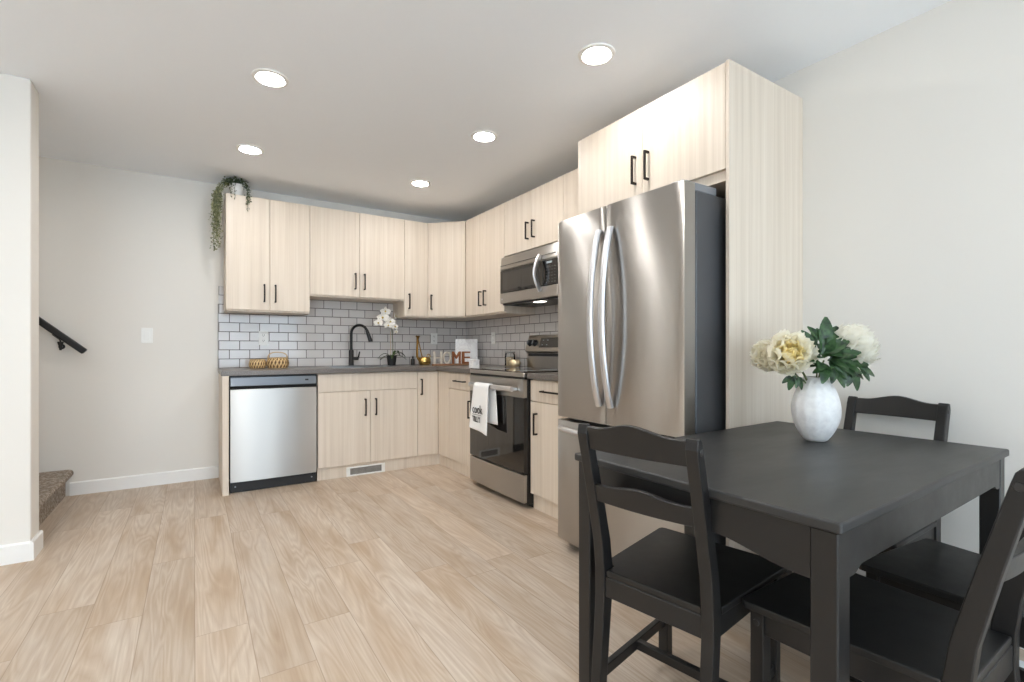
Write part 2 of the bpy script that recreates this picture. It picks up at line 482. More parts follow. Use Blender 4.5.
for a, c in WX:
    wr.box(a, c, YR-0.12, YR, 0, 0.06); wr.box(a, c, YR-0.12, YR, 2.3, H)
struct('wall_rear', wr, 'wall_paint')
for i, (a, c) in enumerate(WX):
    f = B()
    f.box(a, a+0.05, YR-0.09, YR-0.03, 0.06, 2.3); f.box(c-0.05, c, YR-0.09, YR-0.03, 0.06, 2.3)
    f.box(a, c, YR-0.09, YR-0.03, 0.06, 0.11); f.box(a, c, YR-0.09, YR-0.03, 2.25, 2.3); f.box((a+c)/2-0.025, (a+c)/2+0.025, YR-0.09, YR-0.03, 0.06, 2.3)
    struct('window_%d' % (i+1), f, 'trim_white')
def base_profile(t=0.014, h=0.098):
    return [(0, 0), (t, 0), (t, h-0.008), (t*0.55, h), (0, h)]
struct('baseboard_back', B().prism([(-y, z) for y, z in base_profile()], 'x', -0.97, -0.036), 'trim_white', 'white baseboard under the light switch')
struct('baseboard_right', B().prism([(XW-y, z) for y, z in base_profile()], 'y', YR, -3.537), 'trim_white', 'white baseboard behind the table')
bl = B()
bl.prism([(PY0-y, z) for y, z in base_profile()], 'x', XL, PX-0.0002)
bl.prism([(PX+y, z) for y, z in base_profile()], 'y', PY0-0.014, PY1+0.014)
bl.prism([(PY1+y, z) for y, z in base_profile()], 'x', -0.948, PX-0.0002)
struct('baseboard_left', bl, 'trim_white', 'white baseboard round the partition end')

# backsplash: 1 cm of tile on both walls
ts = B()
ts.box(-0.036, XW-0.0005, -0.010, -0.0005, 0.9, 1.60)
ts.uv_planar(0, 2, 0.042-0.152, 0.914-0.0765*4)
struct('tile_backsplash', ts, 'subway_tile', 'grey glossy subway tile on the sink wall')
for_edge = B().box(-0.042, -0.036, -0.012, -0.0005, 0.914, 1.452)
struct('trim_1', for_edge, 'grille_grey', 'thin metal edge of the tiles')
ts = B()
ts.box(XW-0.010, XW-0.0005, -2.62, -0.0105, 0.9, 1.60)
ts.uv_planar(1, 2, 0.0, 0.914-0.0765*4)
struct('tile_backsplash', ts, 'subway_tile', 'grey glossy subway tile on the stove wall')

# ------------------------------------------------------------------ recessed lights
light_spots = [
    (0.118, -2.022, 'nearer recessed ceiling light of the left pair, out in front of the dishwasher'),
    (0.116, -0.965, 'recessed ceiling light nearest the trailing plant on the cabinet'),
    (1.365, -0.958, 'recessed ceiling light nearest the kitchen corner, smallest in the picture'),
    (1.363, -2.024, 'recessed ceiling light in front of the microwave, middle of the right row'),
    (1.366, -3.072, 'recessed ceiling light largest in the picture, in front of the fridge cabinet'),
    (0.118, -3.072, None), (-1.13, -3.072, None), (-1.13, -4.6, None), (-2.4, -3.072, None), (-2.4, -4.6, None), (-2.4, -6.2, None), (-1.13, -6.2, None), (-2.1, -0.6, None)]  # unlabelled spots: lamps added out of view to brighten the room
for x, y, lab in light_spots:
    t = thing('recessed_light', lab or 'unseen ceiling light added to brighten the room', 'ceiling light', (x, y, H), 0, 'round recessed lights in the ceiling')
    mk('trim_ring', B().lathe([(0.066, 0.0), (0.086, 0.0), (0.084, -0.006), (0.068, -0.009), (0.066, -0.004)], (x, y, H), 40), 'trim_white', t)
    mk('lens', B().lathe([(0.0, -0.0075), (0.03, -0.007), (0.05, -0.006), (0.060, -0.005), (0.064, -0.003), (0.064, -0.001), (0.0, -0.001)], (x, y, H), 40), 'lamp_glow', t)

# ------------------------------------------------------------------ cabinet parts
def bar_handle(parent, c, axis, out, length=0.145):
    """square bar pull; axis 'x','y' or 'z' is its direction; out is the unit normal it stands off along"""
    b = B(); out = Vector(out); c = Vector(c)
    ax = Vector({'x': (1, 0, 0), 'y': (0, 1, 0), 'z': (0, 0, 1)}[axis]) if isinstance(axis, str) else Vector(axis)
    sd = ax.cross(out).normalized()
    M = Matrix((ax, sd, out)).transposed().to_4x4(); M.translation = c
    h = length/2
    b.box(-h, h, -0.0055, 0.0055, 0.024, 0.034, 0.0015, 1, M)
    for s in (-1, 1): b.box(s*h-s*0.011, s*h, -0.0055, 0.0055, 0.0, 0.026, 0.001, 1, M)
    return mk('handle', b, 'handle_bronze', parent)
G = 0.0015
ZT = 2.3004; ZB = 1.3875
YU = -0.3312; XU = 1.9698
def door_y(parent, x0, x1, z0, z1, y, name='door'):      # front facing -Y, face at y
    return mk(name, B().box(x0+G, x1-G, y, y+0.019, z0+G, z1-G, 0.0012), 'cabinet_wood', parent)
def door_x(parent, y0, y1, z0, z1, x, name='door'):      # front facing -X, face at x
    return mk(name, B().box(x, x+0.019, y0+G, y1-G, z0+G, z1-G, 0.0012), 'cabinet_wood', parent)

# upper cabinets on the sink wall
def upper_back(x0, x1, zb, split, hx, label):
    t = thing('wall_cabinet', label, 'cabinet', ((x0+x1)/2, -0.16, zb), 0, 'upper cabinets')
    mk('carcass', B().box(x0+0.0005, x1-0.0005, YU+0.0195, -0.011, zb-0.012, ZT, 0.001), 'cabinet_wood', t)
    edges = [x0]+split+[x1]
    for i in range(len(edges)-1):
        d = door_y(t, edges[i], edges[i+1], zb, ZT, YU)
        bar_handle(d, (hx[i], YU, zb+0.14), 'z', (0, -1, 0))
    return t
upper_back(0.0, 0.6209, ZB, [0.3127], [0.271, 0.353], 'two-door pale wood upper cabinet at the left end, under the trailing plant')
upper_back(0.6209, 1.4627, 1.5391, [1.0422], [1.0422-0.041, 1.0422+0.041], 'shorter two-door pale wood upper cabinet above the sink')
upper_back(1.4627, 1.6995, ZB, [], [1.506], 'narrow one-door pale wood upper cabinet right of the one above the sink')
# diagonal corner cabinet
t = thing('corner_wall_cabinet', 'pale wood corner upper cabinet with a diagonal door', 'cabinet', (2.0, -0.2, ZB), 0, 'upper cabinets')
P1, P2 = Vector((1.7, YU, 0)), Vector((XU, -0.605, 0))
dv = (P2-P1).normalized(); nv = Vector((-dv.y, dv.x, 0)); nv = -nv if nv.y > 0 else nv
q = 0.0195
mk('carcass', B().prism([(1.7, -0.011), (XW-0.011, -0.011), (XW-0.011, -0.605), (XU+q, -0.605), (P2.x-nv.x*q, P2.y-nv.y*q+0.004), (P1.x-nv.x*q+0.004, P1.y-nv.y*q), (1.7, YU+q)], 'z', ZB-0.012, ZT), 'cabinet_wood', t)
L = (P2-P1).length
M = Matrix((dv, -nv, Vector((0, 0, 1)))).transposed().to_4x4(); M.translation = Vector((P1.x, P1.y, 0))
d = mk('door', B().box(G+0.003, L-G-0.003, 0, 0.019, ZB+G, ZT-G, 0.0012, 1, M), 'cabinet_wood', t)
bar_handle(d, P1+dv*0.045+Vector((0, 0, ZB+0.14)), 'z', nv)
# upper cabinets on the stove wall
def upper_right(y0, y1, zb, split, hy, hz, label):
    t = thing('wall_cabinet', label, 'cabinet', (2.13, (y0+y1)/2, zb), 0, 'upper cabinets')
    mk('carcass', B().box(XU+0.0195, XW-0.011, y0+0.0005, y1-0.0005, zb-0.012, ZT, 0.001), 'cabinet_wood', t)
    e = [y1]+split+[y0]
    for i in range(len(e)-1):
        d = door_x(t, e[i+1], e[i], zb, ZT, XU)
        if hy: bar_handle(d, (XU, hy[i], hz), 'z', (-1, 0, 0), 0.135)
    return t
upper_right(-1.3051, -0.605, ZB, [-0.954], [-0.912, -0.997], ZB+0.14, 'two-door pale wood upper cabinet between the corner cabinet and the microwave')
upper_right(-2.0855, -1.3051, 1.846, [-1.696], [-1.655, -1.737], 1.992, 'short two-door pale wood upper cabinet over the microwave')
upper_right(-2.558, -2.0855, ZB, [], None, 0, 'pale wood upper cabinet half hidden behind the fridge')

# cabinet over the fridge, tall end panel
XF = 1.692
t = thing('fridge_cabinet', 'deep two-door pale wood cabinet above the fridge', 'cabinet', (2.0, -3.05, 1.80), 0, 'upper cabinets')
mk('carcass', B().box(XF+0.0195, XW-0.001, -3.518, -2.560, 1.80, ZT, 0.001), 'cabinet_wood', t)
for y0, y1, hy in ((-3.054, -2.560, -3.012), (-3.518, -3.054, -3.096)):
    d = door_x(t, y0, y1, 1.844, ZT, XF)
    bar_handle(d, (XF, hy, 1.988), 'z', (-1, 0, 0))
tag(mk('side_panel', B().box(1.690, XW-0.0005, -3.5354, -3.519, 0, 2.3035, 0.001), 'cabinet_wood', None, (1.99, -3.525, 0)),
    'full-height pale wood panel closing the right side of the fridge', 'panel')

# base cabinets
YB = -0.5971; XB = 1.689; ZC = 0.876; ZK = 0.105
tag(mk('end_panel', B().box(-0.035, 0.006, -0.632, -0.0005, 0, ZC, 0.001), 'cabinet_wood', None, (-0.015, -0.3, 0)),
    'narrow pale wood end panel left of the dishwasher', 'panel')
t = thing('sink_cabinet', 'pale wood sink base cabinet with false drawer and two doors', 'cabinet', (1.06, -0.3, 0), 0, 'base cabinets')
c = B(); c.box(0.632, 0.65, YB+0.0195, -0.011, 0.1, ZC); c.box(1.468, 1.4855, YB+0.0195, -0.011, 0.1, ZC)
c.box(0.65, 1.468, YB+0.0195, YB+0.035, 0.70, ZC); c.box(0.65, 1.468, YB+0.0195, -0.011, 0.1, 0.118); c.box(0.65, 1.468, -0.02, -0.011, 0.1, ZC)
mk('carcass', c, 'cabinet_wood', t)
mk('drawer_front', B().box(0.632+G, 1.4861-G, YB, YB+0.019, 0.722, 0.868, 0.0012), 'cabinet_wood', t)
for x0, x1, hx in ((0.632, 1.058, 1.013), (1.058, 1.4861, 1.103)):
    d = door_y(t, x0, x1, ZK, 0.720, YB); bar_handle(d, (hx, YB, 0.58), 'z', (0, -1, 0))
mk('toe_kick', B().box(0.632, 1.4858, -0.572, -0.556, 0, 0.1), 'cabinet_wood', t)
t = thing('corner_base_cabinet', 'narrow pale wood corner base door beside the sink doors', 'cabinet', (1.9, -0.3, 0), 0, 'base cabinets')
c = B().prism([(1.4865, -0.011), (XW-0.011, -0.011), (XW-0.011, -0.808), (XB+0.0195, -0.808), (XB+0.0195, YB+0.0195), (1.4865, YB+0.0195)], 'z', 0.1, ZC)
mk('carcass', c, 'cabinet_wood', t)
d = door_y(t, 1.4861, XB-0.002, ZK, 0.868, YB); bar_handle(d, (1.52, YB, 0.731), 'z', (0, -1, 0))
mk('filler_panel', B().box(XB, XB+0.019, -0.809, YB-0.001, ZK, 0.868, 0.001), 'cabinet_wood', t)
mk('toe_kick', B().box(1.4862, 1.716, -0.572, -0.556, 0, 0.1).box(1.716, 1.732, -0.809, -0.556, 0, 0.1), 'cabinet_wood', t)
def base_right(y0, y1, hdoor, label):
    t = thing('base_cabinet', label, 'cabinet', (2.0, (y0+y1)/2, 0), 0, 'base cabinets')
    mk('carcass', B().box(XB+0.0195, XW-0.011, y0+0.0005, y1-0.0005, 0.1, ZC), 'cabinet_wood', t)
    d = door_x(t, y0, y1, 0.727, 0.868, XB, 'drawer'); bar_handle(d, (XB, (y0+y1)/2, 0.80), 'y', (-1, 0, 0), 0.19)
    d = door_x(t, y0, y1, ZK, 0.725, XB); bar_handle(d, (XB, hdoor, 0.58), 'z', (-1, 0, 0))
    mk('toe_kick', B().box(1.716, 1.732, y0+0.0005, y1-0.0005, 0, 0.1), 'cabinet_wood', t)
base_right(-1.304, -0.810, -1.240, 'pale wood base cabinet with drawer left of the stove')
base_right(-2.557, -2.079, -2.156, 'pale wood base cabinet with drawer between the stove and the fridge')

# countertop (two runs) and sink
SX0, SX1, SY0, SY1 = 0.79, 1.33, -0.53, -0.14
c = B()
z0, z1 = ZC+0.0005, 0.914
c.box(-0.042, SX0, -0.632, -0.0105, z0, z1, 0.003); c.box(SX1, XW-0.0105, -0.632, -0.0105, z0, z1, 0.003)
c.box(SX0-0.01, SX1+0.01, -0.632, SY0, z0, z1, 0.003); c.box(SX0-0.01, SX1+0.01, SY1, -0.0105, z0, z1, 0.003)
c.box(1.660, XW-0.0105, -1.304, -0.62, z0, z1, 0.003)
tag(mk('countertop', c, 'counter_laminate', None, (1.0, -0.3, 0.876)), 'long grey countertop with the sink, running round the corner', 'countertop')
tag(mk('countertop', B().box(1.660, XW-0.0105, -2.557, -2.079, z0, z1, 0.003), 'counter_laminate', None, (2.0, -2.3, 0.876)), 'short grey countertop between the stove and the fridge', 'countertop')
t = thing('kitchen_sink', 'steel sink set in the counter below the black faucet', 'sink', (1.06, -0.33, 0.914))
b = B(); w = 0.004
b.box(SX0-0.014, SX1+0.014, SY0-0.014, SY0+0.004, 0.9143, 0.9175); b.box(SX0-0.014, SX1+0.014, SY1-0.004, SY1+0.014, 0.9143, 0.9175)
b.box(SX0-0.014, SX0+0.004, SY0, SY1, 0.9143, 0.9175); b.box(SX1-0.004, SX1+0.014, SY0, SY1, 0.9143, 0.9175)
mk('rim', b, 'steel_sink', t)
b = B(); a0, a1, b0, b1 = SX0+0.003, SX1-0.003, SY0+0.003, SY1-0.003
b.box(a0, a0+w, b0, b1, 0.74, 0.915); b.box(a1-w, a1, b0, b1, 0.74, 0.915); b.box(a0, a1, b0, b0+w, 0.74, 0.915); b.box(a0, a1, b1-w, b1, 0.74, 0.915); b.box(a0, a1, b0, b1, 0.736, 0.741)
mk('basin', b, 'steel_sink', t)
# faucet
fx, fy = 1.033, -0.085
t = thing('kitchen_faucet', 'matte black gooseneck kitchen faucet at the sink', 'faucet', (fx, fy, 0.914))
mk('base', B().lathe([(0, 0.0003), (0.026, 0.0003), (0.026, 0.006), (0.0225, 0.010), (0.0225, 0.145), (0.017, 0.152), (0, 0.152)], (fx, fy, 0.914), 28), 'matte_black', t)
pts = [(fx, fy, 0.914+0.15), (fx, fy, 1.0+0.20)]
R = 0.078; cz = 1.220; dx, dy = 0.80, -0.60
for i in range(13):
    a = PI*(i/12)*0.93
    q_ = R-R*math.cos(a); pts.append((fx+dx*q_, fy+dy*q_, cz+R*math.sin(a)))
mk('spout', B().tube(pts, 0.0125, 14), 'matte_black', t)
e = Vector(pts[-1]); e2 = e+(e-Vector(pts[-2])).normalized()*0.012
dn = (e-Vector(pts[-2])).normalized()
mk('spray_head', B().tube([e-dn*0.01, e+dn*0.02, e+dn*0.09, e+dn*0.10], [0.0145, 0.0165, 0.019, 0.017], 16), 'matte_black', t)
b = B(); b.tube([(fx+0.015, fy-0.012, 0.985), (fx+0.058, fy-0.035, 0.985)], 0.0155, 14)
b.tube([(fx+0.055, fy-0.033, 0.985), (fx+0.068, fy-0.038, 1.05)], [0.009, 0.006], 10)
mk('lever', b, 'matte_black', t)

# outlets, switch, floor vent
def plate(name, label, cat, M, kind, group=None):
    t = thing(name, label, cat, M.translation, 0, group)
    mk('plate', B().box(-0.037, 0.037, -0.059, 0.059, 0.0003, 0.006, 0.002, 2, M), 'white_plastic', t)
    if kind == 'outlet':
        for s in (-1, 1):
            r = mk('socket', B().box(-0.017, 0.017, s*0.024-0.016, s*0.024+0.016, 0.0058, 0.0075, 0.004, 2, M), 'white_plastic', t)
            sl = B()
            for k in (-1, 1): sl.box(k*0.0065-0.0014, k*0.0065+0.0014, s*0.024-0.002, s*0.024+0.008, 0.0074, 0.0079, 0, 1, M)
            sl.box(-0.0025, 0.0025, s*0.024-0.010, s*0.024-0.006, 0.0074, 0.0079, 0, 1, M)
            mk('slots', sl, 'slot_dark', r)
    else:
        mk('rocker', B().box(-0.0165, 0.0165, -0.033, 0.033, 0.0058, 0.0085, 0.002, 2, M), 'white_plastic', t)
    return t
plate('power_outlet', 'white double outlet on the tiles above the woven baskets', 'outlet', facing((0.300, -0.0102, 1.169), *BX), 'outlet', 'white outlets on the tiles')
plate('power_outlet', 'white outlet on the tiles above the wooden letter sign', 'outlet', facing((1.907, -0.0102, 1.181), *BX), 'outlet', 'white outlets on the tiles')
plate('power_outlet', 'white outlet on the stove-wall tiles left of the stove controls', 'outlet', facing((XW-0.0102, -0.60, 1.181), *RX), 'outlet', 'white outlets on the tiles')
plate('light_switch', 'white rocker light switch on the bare wall left of the cabinets', 'light switch', facing((-0.517, 0.0, 1.18), *BX), 'switch')
t = thing('floor_vent', 'white air vent grille in the toe kick under the sink', 'vent', (1.03, -0.573, 0.04))
M = facing((1.028, -0.572, 0.041), *BX)
b = B(); b.box(-0.165, 0.165, 0.027, 0.039, 0.0002, 0.006, 0.001, 1, M); b.box(-0.165, 0.165, -0.040, -0.027, 0.0002, 0.006, 0.001, 1, M)
b.box(-0.165, -0.135, -0.027, 0.027, 0.0002, 0.006, 0, 1, M); b.box(0.135, 0.165, -0.027, 0.027, 0.0002, 0.006, 0, 1, M)
mk('frame', b, 'white_plastic', t)
mk('backing', B().box(-0.136, 0.136, -0.028, 0.028, 0.0002, 0.001, 0, 1, M), 'dark_gap', t)
b = B()
for i in range(27):
    x = -0.13+i*0.01; b.box(x-0.0034, x+0.0034, -0.0275, 0.0275, 0.001, 0.005, 0, 1, M)
b.box(-0.003, 0.003, -0.0275, 0.0275, 0.001, 0.0055, 0, 1, M)
mk('louvres', b, 'grille_grey', t)

# ------------------------------------------------------------------ dishwasher
t = thing('dishwasher', 'stainless steel dishwasher under the counter', 'dishwasher', (0.32, -0.3, 0))
mk('tub', B().box(0.010, 0.628, -0.565, -0.011, 0.10, 0.874), 'black_plastic', t)
def bowed_panel(x0, x1, z0, z1, y, bow, n=14, th=0.03):
    pts = []
    for i in range(n+1):
        u = i/n; pts.append((x0+(x1-x0)*u, y-bow*(1-(2*u-1)**2)))
    return pts+[(x1, y+th), (x0, y+th)]
mk('door', B().prism(bowed_panel(0.0175, 0.6195, 0, 0, -0.606, 0.006), 'z', 0.082, 0.772, 0.002, 1, None, True), 'stainless', t)
cp = mk('control_panel', B().box(0.0175, 0.6195, -0.600, -0.566, 0.796, 0.862, 0.002), 'panel_steel', t)
mk('handle_recess', B().box(0.0175, 0.6195, -0.583, -0.566, 0.770, 0.798), 'dark_gap', t)
mk('display', B().box(0.535, 0.56, -0.6006, -0.5995, 0.825, 0.837), 'black_plastic', cp)
k = mk('kick_plate', B().box(0.0175, 0.6195, -0.585, -0.57, 0.003, 0.080, 0.001), 'black_plastic', t)
for x in (0.05, 0.587):
    mk('screw', B().lathe([(0, -0.002), (0.006, -0.002), (0.006, 0), (0, 0)], (x, -0.585, 0.045), 12, 'y'), 'hinge_grey', k)

# ------------------------------------------------------------------ stove (range)
R0, R1 = -1.308, -2.075
t = thing('stove', 'stainless and black freestanding electric stove with a white towel', 'stove', (1.95, (R0+R1)/2, 0))
FX = 1.632
mk('body', B().box(1.668, XW-0.04, R1+0.001, R0-0.002, 0.03, 0.9, 0.002).box(1.72, XW-0.06, R1+0.002, R0-0.003, 0.0, 0.04), 'black_enamel', t)
mk('cooktop_frame', B().box(1.640, XW-0.10, R1+0.001, R0-0.002, 0.885, 0.914, 0.003), 'stainless', t)
ck = mk('cooktop', B().box(1.643, XW-0.10, R1+0.004, R0-0.005, 0.9142, 0.921, 0.003), 'black_glass', t)
for x, y, r in ((1.79, -1.50, 0.095), (1.79, -1.88, 0.075), (2.03, -1.50, 0.075), (2.03, -1.88, 0.095)):
    mk('burner_ring', B().lathe([(r-0.002, 0.9211), (r, 0.9211), (r, 0.9214), (r-0.002, 0.9214)], (x, y, 0), 48), 'hinge_grey', ck)

def bow_x(y0, y1, x, bow, back, n=16):
    pts = []
    for i in range(n+1):
        u = i/n; pts.append((x-bow*(1-(2*u-1)**2), y0+(y1-y0)*u))
    return pts+[(back, y1), (back, y0)]
d = mk('oven_door', B().prism(bow_x(R1+0.004, R0-0.005, FX+0.008, 0.008, 1.666), 'z', 0.238, 0.744, 0.002, 1, None, True), 'oven_glass', t)
mk('door_band', B().prism(bow_x(R1+0.004, R0-0.005, FX+0.008, 0.008, 1.666), 'z', 0.746, 0.868, 0.002, 1, None, True), 'stainless', d)
b = B().tube([(FX-0.050, y, 0.803) for y in (R1+0.06, -1.9, -1.69, -1.5, R0-0.11)], 0.0185, 14, (0.8, 1.0))
for y in (R1+0.085, R0-0.135): b.box(FX-0.05, FX+0.006, y-0.013, y+0.013, 0.792, 0.814, 0.003)
mk('handle', b, 'bright_steel', d)
mk('drawer', B().prism(bow_x(R1+0.004, R0-0.005, FX+0.008, 0.008, 1.666), 'z', 0.040, 0.228, 0.002, 1, None, True), 'stainless', t)
mk('front_trim', B().box(1.646, 1.668, R1+0.004, R0-0.005, 0.870, 0.884, 0.002), 'black_enamel', t)
# back guard
bg_ = mk('backguard', B().prism([(XW-0.10, 0.905), (XW-0.011, 0.905), (XW-0.011, 1.192), (XW-0.075, 1.192), (XW-0.125, 1.055), (XW-0.098, 1.042)], 'y', R1+0.001, R0-0.002, 0.002), 'stainless', t)
mk('vent_slot', B().box(XW-0.106, XW-0.095, R1+0.015, R0-0.03, 1.015, 1.038), 'black_enamel', bg_)
nrm = Vector((-0.137, 0, 0.05)).normalized(); upv = Vector((0.05, 0, 0.137)).normalized()
def bgp(y, s):  # on the slanted face
    return Vector((XW-0.125, y, 1.055))+upv*s
for y, s in ((R0-0.055, 0.074), (R0-0.125, 0.074), (R1+0.055, 0.074), (R1+0.125, 0.074)):
    M = facing(bgp(y, s)+nrm*0.001, (0, -1, 0), upv)
    k = mk('knob', B().lathe([(0, 0), (0.030, 0), (0.029, 0.006), (0.024, 0.010), (0.021, 0.026), (0, 0.027)], (0, 0, 0), 28, 'z', True, M), 'black_enamel', t)
    mk('pointer', B().box(-0.004, 0.004, -0.019, 0.019, 0.027, 0.034, 0.001, 1, M), 'hinge_grey', k)
M = facing(bgp((R0+R1)/2, 0.076)+nrm*0.001, (0, -1, 0), upv)
dsp = mk('control_display', B().box(-0.19, 0.19, -0.042, 0.042, 0, 0.003, 0.001, 1, M), 'lcd_black', t)
b = B()
for i in range(6):
    for j in (-1, 1):
        if abs(-0.15+i*0.06) > 0.05: b.box(-0.158+i*0.06, -0.142+i*0.06, j*0.02-0.003, j*0.02+0.003, 0.003, 0.0034, 0, 1, M)
mk('key_marks', b, 'lcd_text', dsp)

# towel over the oven handle
t = thing('kitchen_towel', 'white towel with black lettering folded over the oven handle', 'towel', (FX-0.05, -1.63, 0.80))
hx, hz, hr = FX-0.050, 0.803, 0.0205
TY0, TY1 = -1.525, -1.745
def tw(u, v):
    y = TY0+(TY1-TY0)*u
    fl = math.sin(u*PI*2.3+0.5)*0.006
    if v < 0.62:                      # front fall
        s = v/0.62; z = 0.485+s*(hz-0.485)
        wid = 1.0+0.22*(1-s); y = TY0+(TY1-TY0)*((u-0.5)*wid+0.5)
        y += 0.024*(1-s)
        z += -0.03*u*(1-s)
        return Vector((hx-hr-0.004-fl*(1-s)-0.010*(1-s), y, z))
    if v < 0.72:
        a = PI*(v-0.62)/0.10
        return Vector((hx-hr*math.cos(a)*1.1, y, hz+hr*math.sin(a)))
    s = (v-0.72)/0.28; z = hz-s*0.27
    return Vector((hx+hr+0.003+fl*0.2*s, y-0.030*s-0.018, z))
b = B(); b.grid(tw, 18, 60)
tow = mk('cloth', b, 'towel', t)
sm = tow.modifiers.new('thick', 'SOLIDIFY'); sm.thickness = 0.004; sm.offset = 0
def on_towel(me, ly, lz, sx=1.0):
    M = facing((hx-hr-0.0195, ly, lz), (0, -1, 0), (-0.06, 0, 1)); return M @ Matrix.Diagonal((sx, 1, 1, 1))
b = B(); b.mesh(text_mesh('cook', 0.092, 0.0012), on_towel(None, -1.606, 0.627, 0.80))
mk('lettering', b, 'ink', tow)
b = B(); b.mesh(text_mesh('TILLY', 0.062, 0.0012), on_towel(None, -1.592, 0.553, 0.80)); b.box(hx-hr-0.0225, hx-hr-0.0195, -1.67, -1.535, 0.588, 0.590)
mk('lettering', b, 'ink', tow)

# ------------------------------------------------------------------ microwave
m0, m1 = -1.309, -2.072
MX = 1.925; mz0, mz1 = 1.448, 1.8325
t = thing('microwave', 'stainless over-the-range microwave with curved handle', 'microwave', (2.1, (m0+m1)/2, mz0))
mk('body', B().box(MX+0.03, XW-0.011, m1+0.001, m0-0.001, mz0+0.006, mz1, 0.003), 'black_enamel', t)
b = B().prism([(MX+0.006, mz1-0.112), (MX, mz1-0.104), (MX+0.012, mz1-0.003), (MX+0.03, mz1-0.001), (MX+0.03, mz1-0.112)], 'y', m1+0.001, m0-0.001, 0.001)
top = mk('top_vent_panel', b, 'stainless', t)
mk('vent_line', B().box(MX-0.001, MX+0.006, m1+0.02, m0-0.004, mz1-0.076, mz1-0.073), 'slot_dark', top)
fr = mk('door', B().box(MX, MX+0.03, m1+0.170, m0-0.002, mz0+0.085, mz1-0.114, 0.002), 'black_glass', t)
mk('window', B().box(MX-0.0015, MX+0.001, m1+0.225, m0-0.045, mz0+0.105, mz1-0.135, 0.001), 'oven_glass', fr)
mk('bottom_panel', B().box(MX-0.001, MX+0.03, m1+0.001, m0-0.001, mz0, mz0+0.083, 0.003), 'stainless', t)
cp = mk('control_panel', B().box(MX, MX+0.03, m1+0.002, m1+0.167, mz0+0.085, mz1-0.114, 0.002), 'black_glass', t)
b = B()
for i in range(4):
    for j in range(6):
        b.box(MX-0.0008, MX+0.0002, m1+0.022+i*0.032, m1+0.036+i*0.032, mz0+0.105+j*0.022, mz0+0.110+j*0.022)
mk('key_marks', b, 'slot_dark', cp)
mk('display', B().box(MX-0.001, MX+0.0002, m1+0.06, m1+0.125, mz1-0.142, mz1-0.128), 'lcd_text', cp)
pts = []
for i in range(13):
    u = i/12; pts.append((MX-0.008-0.050*math.sin(PI*u), m1+0.190, mz0+0.050+u*0.262))
mk('handle', B().tube(pts, 0.015, 12, (0.6, 1.3)), 'bright_steel', fr)
un = mk('underside', B().box(MX+0.02, XW-0.02, m1+0.01, m0-0.01, mz0-0.012, mz0+0.006, 0.002), 'black_enamel', t)
b = B()
for i in range(16): b.box(MX+0.05, MX+0.13, m0-0.06-i*0.013, m0-0.067-i*0.013, mz0-0.014, mz0-0.011)
mk('grease_filter', b, 'slot_dark', un)
mk('lamp_lens', B().box(MX+0.06, MX+0.11, -1.80, -1.70, mz0-0.0145, mz0-0.0115, 0.001), 'hood_glow', un)
mk('logo', B().lathe([(0, -0.001), (0.008, -0.001), (0.008, 0), (0, 0)], (MX-0.001, m0-0.03, mz0+0.035), 16, 'x'), 'logo_silver', t)

# ------------------------------------------------------------------ fridge
fy0, fy1, fy2 = -2.663, -3.047, -3.486
FXD = 1.458; FB = 1.530
t = thing('refrigerator', 'tall stainless french-door refrigerator with bottom freezer', 'refrigerator', (1.9, (fy0+fy2)/2, 0))
mk('body', B().box(FB+0.012, XW-0.03, fy2+0.004, fy0-0.004, 0.03, 1.735, 0.004).box(FB+0.05, XW-0.05, fy2+0.02, fy0-0.02, 0.0, 0.04), 'fridge_side', t)
mk('gasket', B().box(FB-0.002, FB+0.014, fy2+0.010, fy0-0.010, 0.06, 1.728), 'dark_gap', t)
def fdoor(y0, y1, z0, z1, bow):
    n = 18; pts = []
    r = 0.004
    for i in range(n+1):
        u = i/n; yy = y0+(y1-y0)*u
        edge = min(u, 1-u)*abs(y1-y0)
        rr = r-math.sqrt(max(0, r*r-(r-min(edge, r))**2)) if edge < r else 0
        pts.append((FXD-bow*(1-((yy-(fy0+fy2)/2)/((fy2-fy0)/2))**2)+rr, yy))
    return B().prism(pts+[(FB, y1), (FB, y0)], 'z', z0, z1, 0.003, 2, None, True)
BOW = 0.012
hdl = []
def arc_handle(y, side):
    pts = []
    for i in range(21):
        u = i/20; s = math.sin(PI*u)
        pts.append((FXD-BOW-0.012-0.058*s**0.8, y, 0.80+u*0.848))
    return B().tube(pts, 0.0165, 14, (0.75, 1.15))
dl = mk('door', fdoor(fy1+0.002, fy0-0.001, 0.712, 1.763, BOW), 'stainless', t)
mk('handle', arc_handle(fy1+0.033, 1), 'bright_steel', dl)
dr = mk('door', fdoor(fy2+0.001, fy1-0.002, 0.712, 1.763, BOW), 'stainless', t)
mk('handle', arc_handle(fy1-0.046, -1), 'bright_steel', dr)
dd = mk('freezer_drawer', fdoor(fy2+0.001, fy0-0.001, 0.052, 0.694, BOW), 'stainless', t)
pts = []
for i in range(21):
    u = i/20; pts.append((FXD-BOW-0.006-0.050*math.sin(PI*u)**0.6, fy0-0.05+(fy2-fy0+0.10)*u, 0.655))
mk('handle', B().tube(pts, 0.0165, 14, (1.0, 0.9)), 'bright_steel', dd)
lg = (FXD-0.0085)
M = facing((1.4585, -3.372, 1.7135), *RX)
b = B().lathe([(0.0125, 0), (0.0165, 0), (0.0165, 0.0012), (0.0125, 0.0012)], (0, 0, 0), 28, 'z', False, M)
b.box(-0.0025, 0.0015, -0.008, 0.008, 0, 0.0012, 0, 1, M); b.box(-0.0025, 0.009, -0.008, -0.0045, 0, 0.0012, 0, 1, M)
